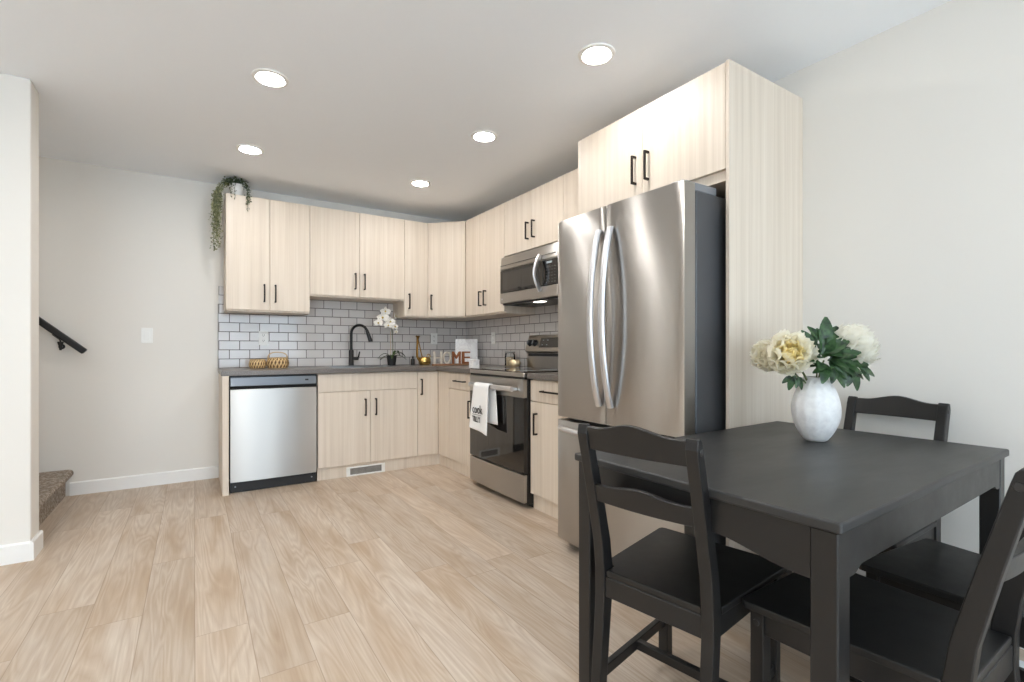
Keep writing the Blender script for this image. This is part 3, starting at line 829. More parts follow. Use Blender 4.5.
b.mesh(text_mesh('LG', 0.030, 0.0006), M @ Matrix.Translation((0.040, 0, 0.0006)))
mk('logo', b, 'logo_silver', dr)
for y in (fy0-0.04, fy2+0.045):
    mk('hinge_cover', B().box(FXD+0.03, FB+0.16, y-0.035, y+0.035, 1.7355, 1.772, 0.004).box(FXD+0.012, FXD+0.07, y-0.03, y+0.03, 1.764, 1.772, 0.003), 'hinge_grey', t)
mk('base_grille', B().box(FB+0.01, FB+0.03, fy2+0.01, fy0-0.01, 0.004, 0.06), 'dark_gap', t)

# ------------------------------------------------------------------ stairs and handrail
SXN = -0.949
b = B()
def tread_profile(xn, z):
    p = [(xn-1.2, z), (xn-0.028, z)]
    for i in range(9):
        a = PI/2-PI*i/8; p.append((xn-0.028+0.028*math.cos(a), z-0.028+0.028*math.sin(a)))
    return p+[(xn-0.045, z-0.056), (xn-0.045, 0.0), (xn-1.2, 0.0)]
b.prism(tread_profile(SXN, 0.192), 'y', PY1+0.0005, -0.0005, 0, 1, None, False)
b.prism([(x-0.26, z) if k < 11 else (x-0.26, max(z, 0.193)) for k, (x, z) in enumerate(tread_profile(SXN, 0.384))], 'y', PY1+0.0005, -0.0005)
tag(mk('stair_steps', b, 'carpet', None, (SXN, -0.6, 0)), 'beige carpeted bottom step of the stairs behind the partition', 'stairs')
t = thing('handrail', 'black handrail slanting down the wall above the carpeted step', 'handrail', (-0.9, -0.06, 1.0))
p0 = Vector((-0.876, -0.07, 1.053)); dr_ = Vector((-0.251, 0, 0.226)).normalized()
up_ = Vector((0.226, 0, 0.251)).normalized()
M = Matrix((dr_, Vector((0, -1, 0)), up_)).transposed().to_4x4(); M.translation = p0
if M.determinant() < 0: M = Matrix((dr_, Vector((0, 1, 0)), up_)).transposed().to_4x4(); M.translation = p0
mk('rail', B().box(0, 2.2, -0.021, 0.021, -0.022, 0.022, 0.009, 3, M), 'rail_black', t)
for k in (0.185, 1.4):
    q_ = p0+dr_*k
    b = B().lathe([(0, -0.112), (0.007, -0.110), (0.010, -0.085), (0.017, -0.058), (0.018, -0.050), (0, -0.049)], (q_.x, -0.045, q_.z), 18)
    b.tube([(q_.x, -0.0005, q_.z-0.085), (q_.x, -0.006, q_.z-0.085)], 0.019, 18)
    b.tube([(q_.x, -0.006, q_.z-0.085), (q_.x, -0.045, q_.z-0.085)], 0.007, 12)
    b.tube([(q_.x, -0.045, q_.z-0.05), (q_.x, -0.06, q_.z-0.032), (q_.x, -0.07, q_.z-0.024)], 0.005, 10)
    b.box(-0.03, 0.03, -0.014, 0.014, -0.028, -0.0225, 0.001, 1, Matrix.Translation(q_-p0) @ M)
    mk('bracket', b, 'rail_black', t)

# ------------------------------------------------------------------ dining table
TX0, TX1, TYA, TYB, TZ = 0.816, 2.048, -4.320, -3.556, 0.745
t = thing('dining_table', 'black rectangular dining table with a white vase on top', 'table', ((TX0+TX1)/2, (TYA+TYB)/2, 0), math.radians(1.0))
mk('tabletop', B().box(TX0, TX1, TYA, TYB, TZ-0.024, TZ, 0.006, 3), 'tabletop_sheen_paint', t)
IN = 0.010; LG = 0.052
def leg_prof(x0, x1, y0, y1): return B().box(x0, x1, y0, y1, 0.0, TZ-0.0242, 0.003)
lx = ((TX0+IN, TX0+IN+LG), (TX1-IN-LG, TX1-IN)); ly = ((TYA+IN, TYA+IN+LG), (TYB-IN-LG, TYB-IN))
for a in lx:
    for c in ly: mk('leg', leg_prof(*a, *c), 'black_paint', t)
def apron_prof(a, b_, zt, hmid=0.080, hend=0.106, run=0.20, n=10):
    p = [(a, zt), (a, zt-hend)]
    for i in range(n+1):
        u = i/n; s = (1-math.cos(PI*u))/2; p.append((a+0.02+run*u, zt-hend+(hend-hmid)*s))
    for i in range(n+1):
        u = 1-i/n; s = (1-math.cos(PI*u))/2; p.append((b_-0.02-run*u, zt-hend+(hend-hmid)*s))
    return p+[(b_, zt-hend), (b_, zt)]
za = TZ-0.0245
for x in ((TX0+IN+0.002, TX0+IN+0.022), (TX1-IN-0.022, TX1-IN-0.002)):
    mk('apron', B().prism(apron_prof(ly[0][1], ly[1][0], za), 'x', *x), 'black_paint', t)
for y in ((TYA+IN+0.002, TYA+IN+0.022), (TYB-IN-0.022, TYB-IN-0.002)):
    mk('apron', B().prism(apron_prof(lx[0][1], lx[1][0], za, 0.084, 0.098, 0.045), 'y', *y), 'black_paint', t)

# ------------------------------------------------------------------ dining chairs (facing +x in their own frame)
def side_profile():
    c = [(0.0, -0.238, 0.034), (0.20, -0.218, 0.037), (0.36, -0.203, 0.041), (0.44, -0.203, 0.043), (0.52, -0.213, 0.041), (0.66, -0.246, 0.037), (0.84, -0.292, 0.031)]
    back = [(x-w/2, z) for z, x, w in c]; front = [(x+w/2, z) for z, x, w in c]
    top = [(-0.308+0.004, 0.858), (-0.302, 0.865), (-0.290, 0.867), (-0.282, 0.858)]
    return back+top+front[::-1]
def make_chair(label, loc, rotz):
    t = thing('dining_chair', label, 'chair', loc, rotz, 'black wooden chairs round the table')
    SZ = 0.437
    seat = []
    def rc(cx_, cy_, r, a0, a1): return [(cx_+r*math.cos(a0+(a1-a0)*i/5), cy_+r*math.sin(a0+(a1-a0)*i/5)) for i in range(6)]
    seat = [(-0.182, -0.140), (-0.182, -0.178), ] + rc(0.195, -0.192, 0.018, -PI/2, 0) + rc(0.195, 0.192, 0.018, 0, PI/2) + [(-0.182, 0.178), (-0.182, 0.140), (-0.218, 0.140), (-0.218, -0.140)]
    mk('seat', B().prism(seat, 'z', SZ-0.020, SZ, 0.004, 2), 'black_paint', t, None, True)
    for s in (-1, 1):
        l = mk('leg', B().prism(side_profile(), 'y', s*0.160-0.0165, s*0.160+0.0165, 0.003, 2), 'black_paint', t, None, True)
        mk('screw_cap', B().lathe([(0, 0), (0.0085, 0), (0.0075, 0.0022), (0, 0.0025)], (0, 0, 0), 14, 'z', True, facing((-0.288, s*0.1765, 0.835), (s*-1, 0, 0), (0, 0, 1))), 'screw_cap', l, None, True)
        f = mk('leg', B().box(0.160, 0.195, s*0.174-0.0175, s*0.174+0.0175, 0.0, SZ-0.0203, 0.003, 2), 'black_paint', t, None, True)
        mk('screw_cap', B().lathe([(0, 0), (0.0085, 0), (0.0075, 0.0022), (0, 0.0025)], (0, 0, 0), 14, 'z', True, facing((0.178, s*0.1915, 0.385), (s*-1, 0, 0), (0, 0, 1))), 'screw_cap', f, None, True)
        a = math.atan2(0.014, 0.34)
        M = Matrix.Translation((-0.005, s*0.170, 0)) @ Matrix.Rotation(s*a, 4, 'Z')
        mk('apron', B().box(-0.178, 0.166, -0.009, 0.009, SZ-0.078, SZ-0.0203, 0.002, 1, M), 'black_paint', t, None, True)
        mk('stretcher', B().box(-0.205, 0.166, -0.010, 0.010, 0.115, 0.147, 0.002, 1, M), 'black_paint', t, None, True)
    mk('apron', B().box(0.172, 0.190, -0.157, 0.157, SZ-0.078, SZ-0.0203, 0.002), 'black_paint', t, None, True)
    mk('apron', B().box(-0.219, -0.198, -0.144, 0.144, SZ-0.078, SZ-0.0203, 0.002), 'black_paint', t, None, True)
    mk('stretcher', B().box(-0.028, -0.006, -0.161, 0.161, 0.117, 0.145, 0.002), 'black_paint', t, None, True)
    def rail(z0, hend, hump, xo):
        n = 20; up_e, lo = [], []
        for i in range(n+1):
            u = i/n; y = -0.145+0.290*u
            k = max(0.0, 1-abs(2*u-1)/0.8); k = k*k*(3-2*k)
            up_e.append((y, z0+hend+hump*k)); lo.append((y, z0))
        return up_e, lo, xo
    def rail_mesh(z0, hend, hump, th=0.019):
        up_e, lo, _ = rail(z0, hend, hump, 0)
        b = B(); bm = b.bm; rows = []
        lean = lambda z: -0.203-(z-0.44)*0.223
        for (y, zu), (_, zl) in zip(up_e, lo):
            cu = -0.012*(1-(y/0.145)**2)
            rows.append([bm.verts.new((lean(z)+cu+dx, y, z)) for z, dx in ((zl, -th/2), (zu, -th/2), (zu, th/2), (zl, th/2))])
        for i in range(len(rows)-1):
            for k in range(4):
                bm.faces.new((rows[i][k], rows[i][(k+1) % 4], rows[i+1][(k+1) % 4], rows[i+1][k]))
        bm.faces.new(rows[0]); bm.faces.new(rows[-1])
        bmesh.ops.recalc_face_normals(bm, faces=bm.faces)
        es = [e for e in bm.edges if len(e.link_faces) == 2 and e.calc_face_angle(0) > 0.6]
        bmesh.ops.bevel(bm, geom=es, offset=0.003, segments=2, profile=0.5, affect='EDGES')
        return b
    mk('top_rail', rail_mesh(0.797, 0.064, 0.020), 'black_paint', t, None, True)
    mk('back_rail', rail_mesh(0.645, 0.050, 0.014), 'black_paint', t, None, True)
    return t
CH = make_chair('black chair at the left end of the table, its back to the camera', (1.033, -3.829, 0), math.radians(10.5))
def place_chair(label, loc, deg):
    c = copy_tree(CH); c.location = loc; c.rotation_euler = (0, 0, math.radians(deg)); c['label'] = label; return c
place_chair('black chair at the far end of the table against the wall', (1.932, -3.916, 0), 176)
place_chair('black chair on the near side of the table, cut by the right picture edge', (1.178, -4.244, 0), 90.5)
place_chair('black chair on the near side, pushed in beyond the foreground one', (1.645, -4.332, 0), 84)

# ------------------------------------------------------------------ vase and peonies
VX, VY = 1.676, -3.885
prof = [(r_*0.865, z_) for r_, z_ in [(0.0, 0.0005), (0.036, 0.0005), (0.044, 0.006), (0.063, 0.030), (0.083, 0.068), (0.0905, 0.106), (0.0875, 0.142), (0.074, 0.180), (0.057, 0.206), (0.046, 0.222), (0.044, 0.230), (0.039, 0.230), (0.040, 0.220), (0.050, 0.200), (0.06, 0.15), (0.04, 0.05), (0.0, 0.03)]]
fine = []
for i in range(len(prof)-1):
    (r0_, z0_), (r1_, z1_) = prof[i], prof[i+1]
    for k in range(2): fine.append((r0_+(r1_-r0_)*k/2, z0_+(z1_-z0_)*k/2))
fine.append(prof[-1])
b = B().lathe(fine, (0, 0, 0), 64)
for v in b.bm.verts:      # hand-cut facets
    a = math.atan2(v.co.y, v.co.x); r = math.hypot(v.co.x, v.co.y)
    if r > 0.04 and v.co.z < 0.215: 
        k = 1+0.014*math.cos(a*14+math.sin(v.co.z*60)*0.6)*1.0+0.010*math.sin(v.co.z*170)
        v.co.x *= k; v.co.y *= k
bmesh.ops.translate(b.bm, verts=b.bm.verts, vec=(VX, VY, TZ))
tag(mk('flower_vase', b, 'vase_ceramic', None, (VX, VY, TZ)), 'white egg-shaped textured vase on the black table', 'vase')

def petal(b, base, axis, side, tilt, length, width, cup, ruffle):
    """one cupped petal leaving base, tilted from the flower axis towards side"""
    axis, side = axis.normalized(), side.normalized(); tang = axis.cross(side)
    ph = random.uniform(0, 6)
    def f(u, v):
        w = (u-0.5)*2
        prof_w = (0.30+0.70*math.sin(PI*min(1, v*0.62+0.12)))*(1-0.35*max(0, v-0.75)/0.25)
        a = tilt-cup*v*0.9+cup*0.45
        d = axis*math.cos(a)+side*math.sin(a)
        nrm_ = side*math.cos(a)-axis*math.sin(a)
        r = length*v*(1-0.10*w*w*v+0.05*math.sin(w*7+ph)*v)
        off = -cup*0.34*(w*w)*prof_w*width + ruffle*math.sin(w*6+ph)*v*v
        return base+d*r+tang*(w*width*0.5*prof_w)-nrm_*off*1.0
    b.grid(f, 7, 6)
def peony(label, head, axis, R, mats, stem_from, group='cream peonies in the white vase', inner=True):
    head, axis = Vector(head), Vector(axis).normalized()
    t = thing('peony_flower', label, 'flower', head, 0, group)
    ref = Vector((0, 0, 1)) if abs(axis.z) < 0.8 else Vector((1, 0, 0))
    s0 = axis.cross(ref).normalized(); s1 = axis.cross(s0)
    outer, innr = B(), B()
    layers = [(5, 0.18, 0.55, 0.42, 0.9), (7, 0.40, 0.70, 0.52, 0.9), (8, 0.66, 0.84, 0.60, 0.85), (10, 0.88, 0.94, 0.68, 1.0), (10, 1.12, 0.98, 0.74, 1.1), (10, 1.36, 0.98, 0.78, 1.15), (9, 1.62, 0.90, 0.74, 1.1)]
    for k, (n, tilt, ln, wd, cup) in enumerate(layers):
        for i in range(n):
            a = 2*PI*(i+0.37*k)/n+random.uniform(-0.12, 0.12)
            sd = s0*math.cos(a)+s1*math.sin(a)
            petal(innr if k < 3 else outer, head-axis*R*0.42, axis, sd, tilt+random.uniform(-0.1, 0.1), R*1.32*ln*random.uniform(0.9, 1.06), R*wd*1.15, cup, R*0.045)
    mk('petals', outer, mats[0], t)
    mk('inner_petals', innr, mats[1], t)
    st = Vector(stem_from); base = head-axis*R*0.42
    pts = [st.lerp(base, u)+Vector((0, 0, 0.02*math.sin(PI*u))) for u in (0, 0.25, 0.5, 0.75, 1)]
    mk('stem', B().tube(pts, 0.0035, 8), 'stem_green', t)
    b = B()
    for i in range(5):
        a = 2*PI*i/5+0.3; sd = s0*math.cos(a)+s1*math.sin(a)
        petal(b, head-axis*R*0.44, axis, sd, 1.75, R*0.62, R*0.34, 0.5, 0.0)
    mk('sepals', b, 'leaf_green', t)
    return t
CR = Vector((0.8383, -0.5452, 0)); CF = Vector((0.5452, 0.8383, 0))   # sideways and away, seen from the door
V0 = Vector((VX, VY, TZ+0.15))
def vp(r, f, z): return Vector((VX, VY, TZ))+CR*r+CF*f+Vector((0, 0, z))
peony('pale yellow peony facing the camera, left of the vase', vp(-0.124, -0.06, 0.318), CR*-0.25+CF*-0.95+Vector((0, 0, 0.2)), 0.073, ('petal_cream', 'petal_yellow'), V0)
peony('cream peony at far left, turned away behind the yellow one', vp(-0.160, 0.03, 0.306), CR*-0.85+CF*-0.5+Vector((0, 0, 0.0)), 0.058, ('petal_cream', 'petal_cream'), V0)
peony('large ivory white peony on the right of the vase', vp(0.140, -0.01, 0.352), CR*0.55+CF*-0.6+Vector((0, 0, 0.55)), 0.078, ('petal_white', 'petal_white'), V0)
def leaf(b, base, d, up, length, width):
    d = d.normalized(); sd = d.cross(up).normalized(); n = sd.cross(d)
    def f(u, v):
        w = (u-0.5)*2; p = math.sin(PI*min(1, v*0.92+0.04))**0.8
        return base+d*length*v+sd*w*width*0.5*p+n*(-0.18*length*v*v+0.12*width*abs(w)*p)
    b.grid(f, 4, 7)
def lobed(b, base, d, up, L_):
    d = d.normalized(); sd = d.cross(up).normalized()
    leaf(b, base, d, up, L_, L_*0.42)
    for s in (-1, 1):
        leaf(b, base+d*L_*0.12, d*0.75+sd*s*0.7, up, L_*0.70, L_*0.30)
def sprig(label, tip, leaves):
    t = thing('leaf_sprig', label, 'foliage', vp(0, 0, 0.2), 0, 'green leaf sprigs in the white vase')
    tip = Vector(tip)
    pts = [V0.lerp(tip, u)+Vector((0, 0, 0.025*math.sin(PI*u))) for u in (0, 0.25, 0.5, 0.75, 1)]
    mk('stem', B().tube(pts, 0.0028, 8), 'stem_green', t)
    for base, d, L_ in leaves:
        b = B(); lobed(b, Vector(base), Vector(d), Vector(-CF*0.8+Vector((0, 0, 0.6))), L_)
        mk('leaf', b, 'leaf_green', t)
up3 = Vector((0, 0, 1))
sprig('upright dark green leaf sprig rising between the peonies', vp(0.01, 0.0, 0.34), [
    (vp(0.02, -0.01, 0.335), CR*0.18+up3, 0.115), (vp(-0.01, -0.015, 0.33), CR*-0.55+up3*0.8-CF*0.2, 0.085), (vp(0.025, 0.0, 0.33), CR*0.5+up3*0.75, 0.105),
    (vp(0.02, -0.03, 0.31), CR*0.7+up3*0.25-CF*0.4, 0.09), (vp(-0.02, -0.03, 0.31), CR*-0.6+up3*0.3-CF*0.5, 0.08), (vp(0.0, -0.04, 0.30), CR*0.1+up3*0.7-CF*0.6, 0.08)])
sprig('bushy green leaf sprig in the middle between yellow and ivory peonies', vp(0.01, -0.03, 0.29), [
    (vp(0.0, -0.05, 0.31), CR*0.45+up3*0.5-CF*0.5, 0.085), (vp(0.02, -0.05, 0.30), CR*0.9+up3*0.15-CF*0.4, 0.08), (vp(-0.02, -0.05, 0.30), CR*-0.2+up3*0.6-CF*0.6, 0.085),
    (vp(0.01, -0.06, 0.29), CR*0.2-up3*0.15-CF*0.8, 0.075), (vp(0.03, -0.03, 0.31), CR*0.5+up3*0.7-CF*0.2, 0.08), (vp(-0.02, -0.06, 0.285), CR*-0.4-up3*0.2-CF*0.7, 0.07)])
sprig('green leaf sprig drooping over the front of the vase rim', vp(0.02, -0.06, 0.27), [
    (vp(0.02, -0.06, 0.275), CR*0.35-up3*0.75-CF*0.3, 0.085), (vp(0.0, -0.06, 0.275), CR*-0.35-up3*0.6-CF*0.4, 0.075), (vp(0.03, -0.05, 0.28), CR*0.9-up3*0.4-CF*0.3, 0.085),
    (vp(0.01, -0.05, 0.29), CR*0.3+up3*0.3-CF*0.7, 0.08), (vp(-0.02, -0.05, 0.285), CR*-0.7-up3*0.1-CF*0.4, 0.065), (vp(0.03, -0.05, 0.30), CR*0.8+up3*0.3-CF*0.4, 0.085)])
sprig('green leaf sprig reaching right below the ivory peony', vp(0.12, -0.05, 0.26), [
    (vp(0.10, -0.04, 0.265), CR*0.3-up3*0.85-CF*0.1, 0.085), (vp(0.12, -0.04, 0.27), CR*0.9-up3*0.35, 0.08), (vp(0.08, -0.04, 0.27), CR*-0.1-up3*0.8-CF*0.3, 0.06), (vp(0.07, -0.04, 0.275), CR*0.8+up3*0.1-CF*0.3, 0.08)])
sprig('small green leaf sprig hanging left below the yellow peony', vp(-0.105, -0.03, 0.235), [
    (vp(-0.10, -0.03, 0.245), CR*-0.15-up3*0.9, 0.062), (vp(-0.085, -0.03, 0.235), CR*0.45-up3*0.9, 0.055)])

# small white box under the table
BXX, BXY = 2.025, -4.422
t = thing('floor_box', 'small flat white box with a black clasp on the floor by the right wall', 'box', (BXX, BXY, 0))
M = Matrix.Translation((BXX, BXY, 0)) @ Matrix.Rotation(math.radians(3), 4, 'Z')
mk('base', B().box(-0.046, 0.046, -0.085, 0.085, 0.0, 0.036, 0.004, 2, M), 'black_plastic', t)
mk('lid', B().box(-0.052, 0.052, -0.092, 0.092, 0.0362, 0.054, 0.004, 2, M), 'box_white', t)
mk('clasp', B().box(-0.02, 0.02, -0.012, 0.012, 0.0542, 0.06, 0.002, 1, M).tube([(0.0, -0.008, 0.06), (0.0, -0.008, 0.075), (0.0, 0.01, 0.075), (0.0, 0.01, 0.06)], 0.004, 8, None, M), 'matte_black', t)

# ------------------------------------------------------------------ trailing plant on the upper cabinet
px, py, pz = 0.080, -0.245, ZT
t = thing('trailing_plant', 'potted trailing plant hanging over the left end of the upper cabinets', 'plant', (px, py, pz))
mk('pot', B().lathe([(0, 0.0005), (0.038, 0.0005), (0.052, 0.09), (0.054, 0.098), (0.049, 0.098), (0.045, 0.085), (0, 0.08)], (px, py, pz), 28), 'pot_white', t)
b = B(); bt = B(); st = B()
def leaflet(b, p, s):
    d = Vector((random.gauss(0, 1), random.gauss(0, 1), random.gauss(-0.4, 0.8))).normalized()
    n = d.cross(Vector((random.gauss(0, 1), random.gauss(0, 1), random.gauss(0, 1)))).normalized()
    q_ = [p, p+d*s*0.5+n*s*0.32, p+d*s, p+d*s*0.5-n*s*0.32]
    b.bm.faces.new([b.bm.verts.new(x) for x in q_])
for i in range(18):     # long strands over the left side
    sx = -0.024-random.random()*0.055; sy = py+random.uniform(-0.09, 0.08); zb = random.uniform(1.95, 2.22)
    if i < 5: zb = random.uniform(1.87, 1.96)
    pts = [Vector((px-0.02, py+random.uniform(-0.02, 0.02), pz+0.09)), Vector((sx+0.04, sy, pz+0.085+random.random()*0.03)), Vector((sx, sy, pz+0.02))]
    z = pz+0.02
    while z > zb:
        z -= 0.03; pts.append(Vector((sx+random.gauss(0, 0.003)-0.01*math.sin((pz-z)*8), sy+random.gauss(0, 0.004), z)))
    st.tube(pts, 0.0011, 5)
    for a, c in zip(pts[1:], pts[2:]):
        for k in range(6): leaflet(b, a.lerp(c, random.random())+Vector((random.gauss(0, 0.009), random.gauss(0, 0.009), 0)), random.uniform(0.012, 0.022))
for i in range(7):      # short strands over the front
    a = random.choice((0.035, 0.062, 0.13, 0.15, 0.165)); zb = random.uniform(2.24, 2.32) if a < 0.1 else random.uniform(2.19, 2.26)
    pts = [Vector((px, py, pz+0.09)), Vector((px+(a-px)*0.7, py-0.055, pz+0.105)), Vector((a, YU-0.012, pz+0.05))]
    z = pz+0.05
    while z > zb: z -= 0.025; pts.append(Vector((a+random.gauss(0, 0.003), YU-0.016+random.gauss(0, 0.002), z)))
    st.tube(pts, 0.0011, 5)
    for a_, c in zip(pts[1:], pts[2:]):
        for k in range(4): leaflet(bt, a_.lerp(c, random.random())+Vector((random.gauss(0, 0.004), 0, 0)), random.uniform(0.010, 0.016))
for i in range(260):    # bushy crown
    a = random.uniform(0, 2*PI); r = 0.075*math.sqrt(random.random())
    leaflet(bt, Vector((px+r*math.cos(a)*1.1-0.01, py+r*math.sin(a), pz+0.092+random.random()*0.045)), random.uniform(0.018, 0.032))
mk('stems', st, 'stem_green', t)
mk('hanging_leaves', b, 'trail_green', t); mk('crown_leaves', bt, 'dark_green', t)

# ------------------------------------------------------------------ counter things
CZ = 0.9145
def basket(x, y, r, h, label, tall):
    t = thing('woven_basket', label, 'basket', (x, y, CZ), 0, 'woven baskets on the counter')
    prof = [(0.0, 0.0), (r*0.86, 0.0), (r*0.97, h*0.25), (r, h*0.5), (r*0.95, h*0.8), (r*0.88, h), (r*0.82, h), (r*0.88, h*0.8), (r*0.9, h*0.4), (0, h*0.08)]
    mk('bowl', B().lathe(prof, (x, y, CZ), 36, 'z', True, None, (9, 1.6)), 'wicker', t)
    mk('rim', B().lathe([(r*0.80, h-0.003), (r*0.90, h-0.004), (r*0.91, h+0.006), (r*0.80, h+0.006), (r*0.80, h-0.003)], (x, y, CZ), 36, 'z', True, None, (14, 0.3)), 'wicker', t)
    if tall:
        pp = [(x+r*0.84*math.cos(a), y, CZ+h-0.004+0.055*math.sin(a)**0.6) for a in [PI*k/20 for k in range(21)]]
        mk('handle', B().tube(pp, 0.0045, 8), 'cork', t)
basket(0.236, -0.20, 0.066, 0.068, 'smaller woven basket at the left on the counter', False)
basket(0.388, -0.20, 0.088, 0.082, 'larger woven basket with an arched handle beside the small one', True)

# orchid
ox, oy = 1.395, -0.17
t = thing('potted_orchid', 'white orchid in a small black pot right of the faucet', 'plant', (ox, oy, CZ))
mk('pot', B().lathe([(0, 0), (0.036, 0), (0.048, 0.088), (0.051, 0.09), (0.051, 0.098), (0.045, 0.098), (0.043, 0.085), (0, 0.082)], (ox, oy, CZ), 28), 'pot_black', t)
for a, L_, rise, w in ((0.1, 0.14, 0.05, 0.045), (-0.5, 0.13, 0.02, 0.045), (2.9, 0.12, 0.04, 0.02), (3.5, 0.13, 0.015, 0.02), (0.5, 0.11, 0.07, 0.04), (4.4, 0.10, 0.03, 0.035)):
    d_ = Vector((math.cos(a), math.sin(a), 0)); sd = Vector((-math.sin(a), math.cos(a), 0))
    def f(u, v, d_=d_, sd=sd, L_=L_, rise=rise, w=w):
        q_ = (u-0.5)*w*math.sin(PI*min(1, 0.12+v*0.86))
        return Vector((ox, oy, CZ+0.085))+d_*(0.01+L_*v)+sd*q_+Vector((0, 0, rise*math.sin(PI*v*0.8)-0.045*v*v+abs(u-0.5)*0.012))
    mk('leaf', B().grid(f, 4, 9), 'orchid_leaf', t)
spts = [(ox+0.01, oy, CZ+0.085), (ox+0.012, oy, CZ+0.2), (ox+0.002, oy-0.005, CZ+0.33), (ox-0.01, oy-0.010, CZ+0.46), (ox-0.045, oy-0.02, CZ+0.51), (ox-0.10, oy-0.03, CZ+0.50), (ox-0.14, oy-0.04, CZ+0.43)]
mk('stem', B().tube(spts, 0.0035, 8), 'stem_green', t)
mk('stake', B().tube([(ox-0.012, oy, CZ+0.085), (ox-0.012, oy, CZ+0.33)], 0.002, 6), 'cork', t)
def blossom(c, s, ax):
    c, ax = Vector(c), Vector(ax).normalized(); s0 = ax.cross(Vector((0, 0, 1))).normalized(); s1 = s0.cross(ax)
    b = B()
    for k, (a, L_, w) in enumerate(((PI/2, 1.0, 0.6), (PI/2+2.1, 1.0, 0.6), (PI/2-2.1, 1.0, 0.6), (0.15, 1.05, 1.0), (PI-0.15, 1.05, 1.0))):
        d_ = s0*math.cos(a)+s1*math.sin(a); sd = -s0*math.sin(a)+s1*math.cos(a)
        def f(u, v, d_=d_, sd=sd, L_=L_, w=w):
            q_ = (u-0.5)*w*s*math.sin(PI*min(1, 0.15+v*0.82))*1.1
            return c+d_*s*L_*v+sd*q_+ax*(0.2*s*v*v-0.25*s*abs(u-0.5))
        b.grid(f, 4, 5)
    o = mk('blossom', b, 'orchid_white', t)
    mk('lip', B().sphere(c+ax*s*0.22, s*0.2, (1, 1, 1), 1), 'orchid_center', o)
for c, s, ax in (((ox-0.075, oy-0.04, CZ+0.515), 0.050, (-0.3, -0.9, 0.2)), ((ox-0.105, oy-0.055, CZ+0.455), 0.056, (-0.5, -0.9, 0)), ((ox-0.145, oy-0.05, CZ+0.405), 0.046, (-0.6, -0.8, -0.1)), ((ox-0.03, oy-0.045, CZ+0.42), 0.050, (0.0, -1, 0)),
                 ((ox-0.055, oy-0.06, CZ+0.385), 0.042, (-0.2, -0.9, -0.2)), ((ox+0.015, oy-0.04, CZ+0.375), 0.042, (0.3, -0.9, 0)), ((ox+0.025, oy-0.02, CZ+0.475), 0.036, (0.8, -0.5, 0.3)), ((ox+0.03, oy-0.03, CZ+0.325), 0.028, (0.4, -0.8, -0.2))):
    blossom(c, s, ax)

# brass long-necked can
gx, gy = 1.722, -0.20
t = thing('brass_can', 'gold pot with a tall thin flared spout beside the orchid', 'pot', (gx, gy, CZ))
mk('body', B().lathe([(0, 0), (0.048, 0), (0.060, 0.018), (0.062, 0.045), (0.054, 0.07), (0.046, 0.078), (0.042, 0.076), (0.050, 0.06), (0.052, 0.03), (0, 0.012)], (gx, gy, CZ), 32), 'brass', t)
mk('spout', B().tube([(gx-0.045, gy-0.01, CZ+0.03), (gx-0.083, gy-0.01, CZ+0.085), (gx-0.083, gy-0.01, CZ+0.17), (gx-0.078, gy-0.01, CZ+0.25), (gx-0.076, gy-0.01, CZ+0.275), (gx-0.076, gy-0.01, CZ+0.288)], [0.015, 0.013, 0.011, 0.009, 0.015, 0.026], 12), 'old_brass', t)
mk('handle', B().tube([(gx-0.068, gy, CZ+0.255), (gx-0.046, gy, CZ+0.16), (gx-0.032, gy, CZ+0.10), (gx-0.02, gy, CZ+0.066)], 0.006, 10), 'old_brass', t)
mk('thumb_ring', B().tube([(gx+0.03+0.0, gy, CZ+0.068)]+[(gx+0.042+0.016*math.cos(a), gy, CZ+0.088+0.02*math.sin(a)) for a in [PI*1.3-2*PI*0.8*i/10 for i in range(11)]], 0.004, 8), 'brass', t)
# dark bottle stopper standing behind the gold pot
t = thing('small_bottle', 'small dark bottle behind the left of the gold pot', 'bottle', (gx-0.105, gy+0.05, CZ))
mk('body', B().lathe([(0, 0), (0.020, 0), (0.021, 0.05), (0.016, 0.062), (0, 0.064)], (gx-0.105, gy+0.05, CZ), 20), 'pot_black', t)
mk('neck', B().lathe([(0.008, 0.06), (0.008, 0.078), (0.0095, 0.08), (0.0095, 0.086), (0, 0.086)], (gx-0.105, gy+0.05, CZ), 16), 'pot_black', t)

# HOME letter sign
hx0, hy_ = 1.685, -0.50
t = thing('letter_sign', 'rustic wooden HOME letter sign on the counter near the corner', 'sign', (1.9, hy_, CZ))
mk('base', B().box(hx0-0.005, hx0+0.385, hy_-0.025, hy_+0.025, CZ, CZ+0.018, 0.002), 'sign_wood', t)
for i, (ch, mm, wx) in enumerate((('H', 'sign_cream', 0.0), ('O', 'sign_cream', 0.095), ('M', 'sign_rust', 0.195), ('E', 'sign_rust', 0.300))):
    me = text_mesh(ch, 0.165, 0.012)
    M = facing((hx0+0.045+wx, hy_, CZ+0.018+0.0585), *BX)
    co = [v.co for v in me.vertices]; x0_, x1_ = min(c.x for c in co), max(c.x for c in co); y0_, y1_ = min(c.y for c in co), max(c.y for c in co)
    S = Matrix.Diagonal((0.085/(x1_-x0_), 0.117/(y1_-y0_), 1, 1)) @ Matrix.Translation((-(x0_+x1_)/2, -(y0_+y1_)/2, 0))
    bb = B().mesh(me, M @ S)
    mk('letter_'+ch.lower() if False else 'letter', bb, mm, t)

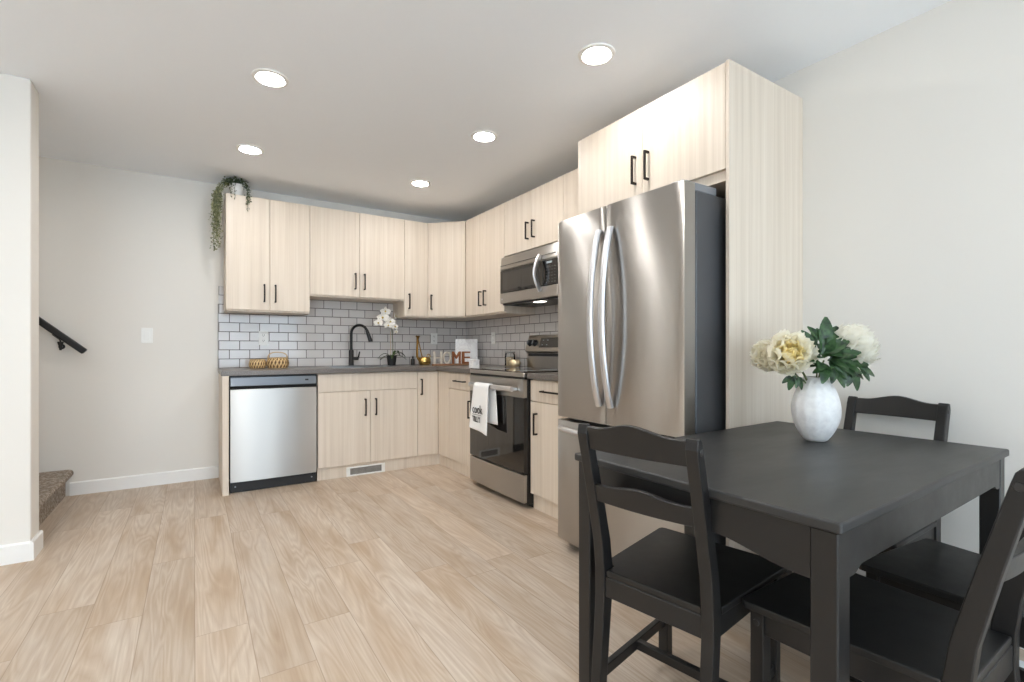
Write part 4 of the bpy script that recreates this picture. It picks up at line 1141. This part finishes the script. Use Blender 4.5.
# marble board in the corner
t = thing('marble_board', 'white marble board standing tilted in the corner behind the letter sign', 'board', (2.095, -0.385, CZ))
M = Matrix.Translation((2.095, -0.385, CZ+0.0012)) @ Matrix.Rotation(math.radians(-28), 4, 'Z') @ Matrix.Rotation(math.radians(-9), 4, 'X')
mk('slab', B().box(-0.112, 0.112, -0.007, 0.007, 0.0, 0.262, 0.003, 2, M), 'white_marble', t)
t = thing('white_block', 'small white lidded block at the counter edge left of the stove', 'block', (1.76, -1.16, CZ))
mk('block', B().box(1.73, 1.79, -1.20, -1.125, CZ+0.0003, CZ+0.062, 0.003, 2), 'white_marble', t)
mk('lid', B().box(1.727, 1.793, -1.203, -1.122, CZ+0.0625, CZ+0.072, 0.003, 2), 'white_marble', t)

# jars
jx, jy = 2.195, -1.04
t = thing('storage_jar', 'clear jar of oats with wooden lid on the counter left of the stove controls', 'jar', (jx, jy, CZ))
mk('fill', B().lathe([(0, 0.002), (0.040, 0.002), (0.044, 0.010), (0.044, 0.085), (0, 0.088)], (jx, jy, CZ), 28), 'jar_fill', t)
mk('glass', B().lathe([(0, 0.0), (0.042, 0.0), (0.047, 0.008), (0.047, 0.105), (0.043, 0.112), (0.043, 0.12), (0.040, 0.12), (0.0445, 0.1), (0.0445, 0.008), (0, 0.0015)], (jx, jy, CZ), 28), 'clear_glass', t)
mk('lid', B().lathe([(0, 0.1205), (0.046, 0.1205), (0.047, 0.123), (0.047, 0.135), (0.044, 0.138), (0, 0.138)], (jx, jy, CZ), 28), 'grille_grey', t)
kx, ky = 2.12, -1.235
t = thing('gold_votive', 'small round gold patterned candle bowl in front of the jar', 'candle holder', (kx, ky, CZ))
b = B().lathe([(0, 0), (0.030, 0), (0.044, 0.016), (0.049, 0.036), (0.044, 0.058), (0.034, 0.068), (0.031, 0.066), (0.04, 0.05), (0.042, 0.034), (0, 0.012)], (0, 0, 0), 40)
for v in b.bm.verts:
    a = math.atan2(v.co.y, v.co.x); k = 1+0.05*math.cos(a*10+v.co.z*170); v.co.x *= k; v.co.y *= k
bmesh.ops.translate(b.bm, verts=b.bm.verts, vec=(kx, ky, CZ))
mk('bowl', b, 'mercury_gold', t)
mk('candle', B().lathe([(0, 0.013), (0.03, 0.02), (0.037, 0.05), (0, 0.052)], (kx, ky, CZ), 24), 'jar_fill', t)
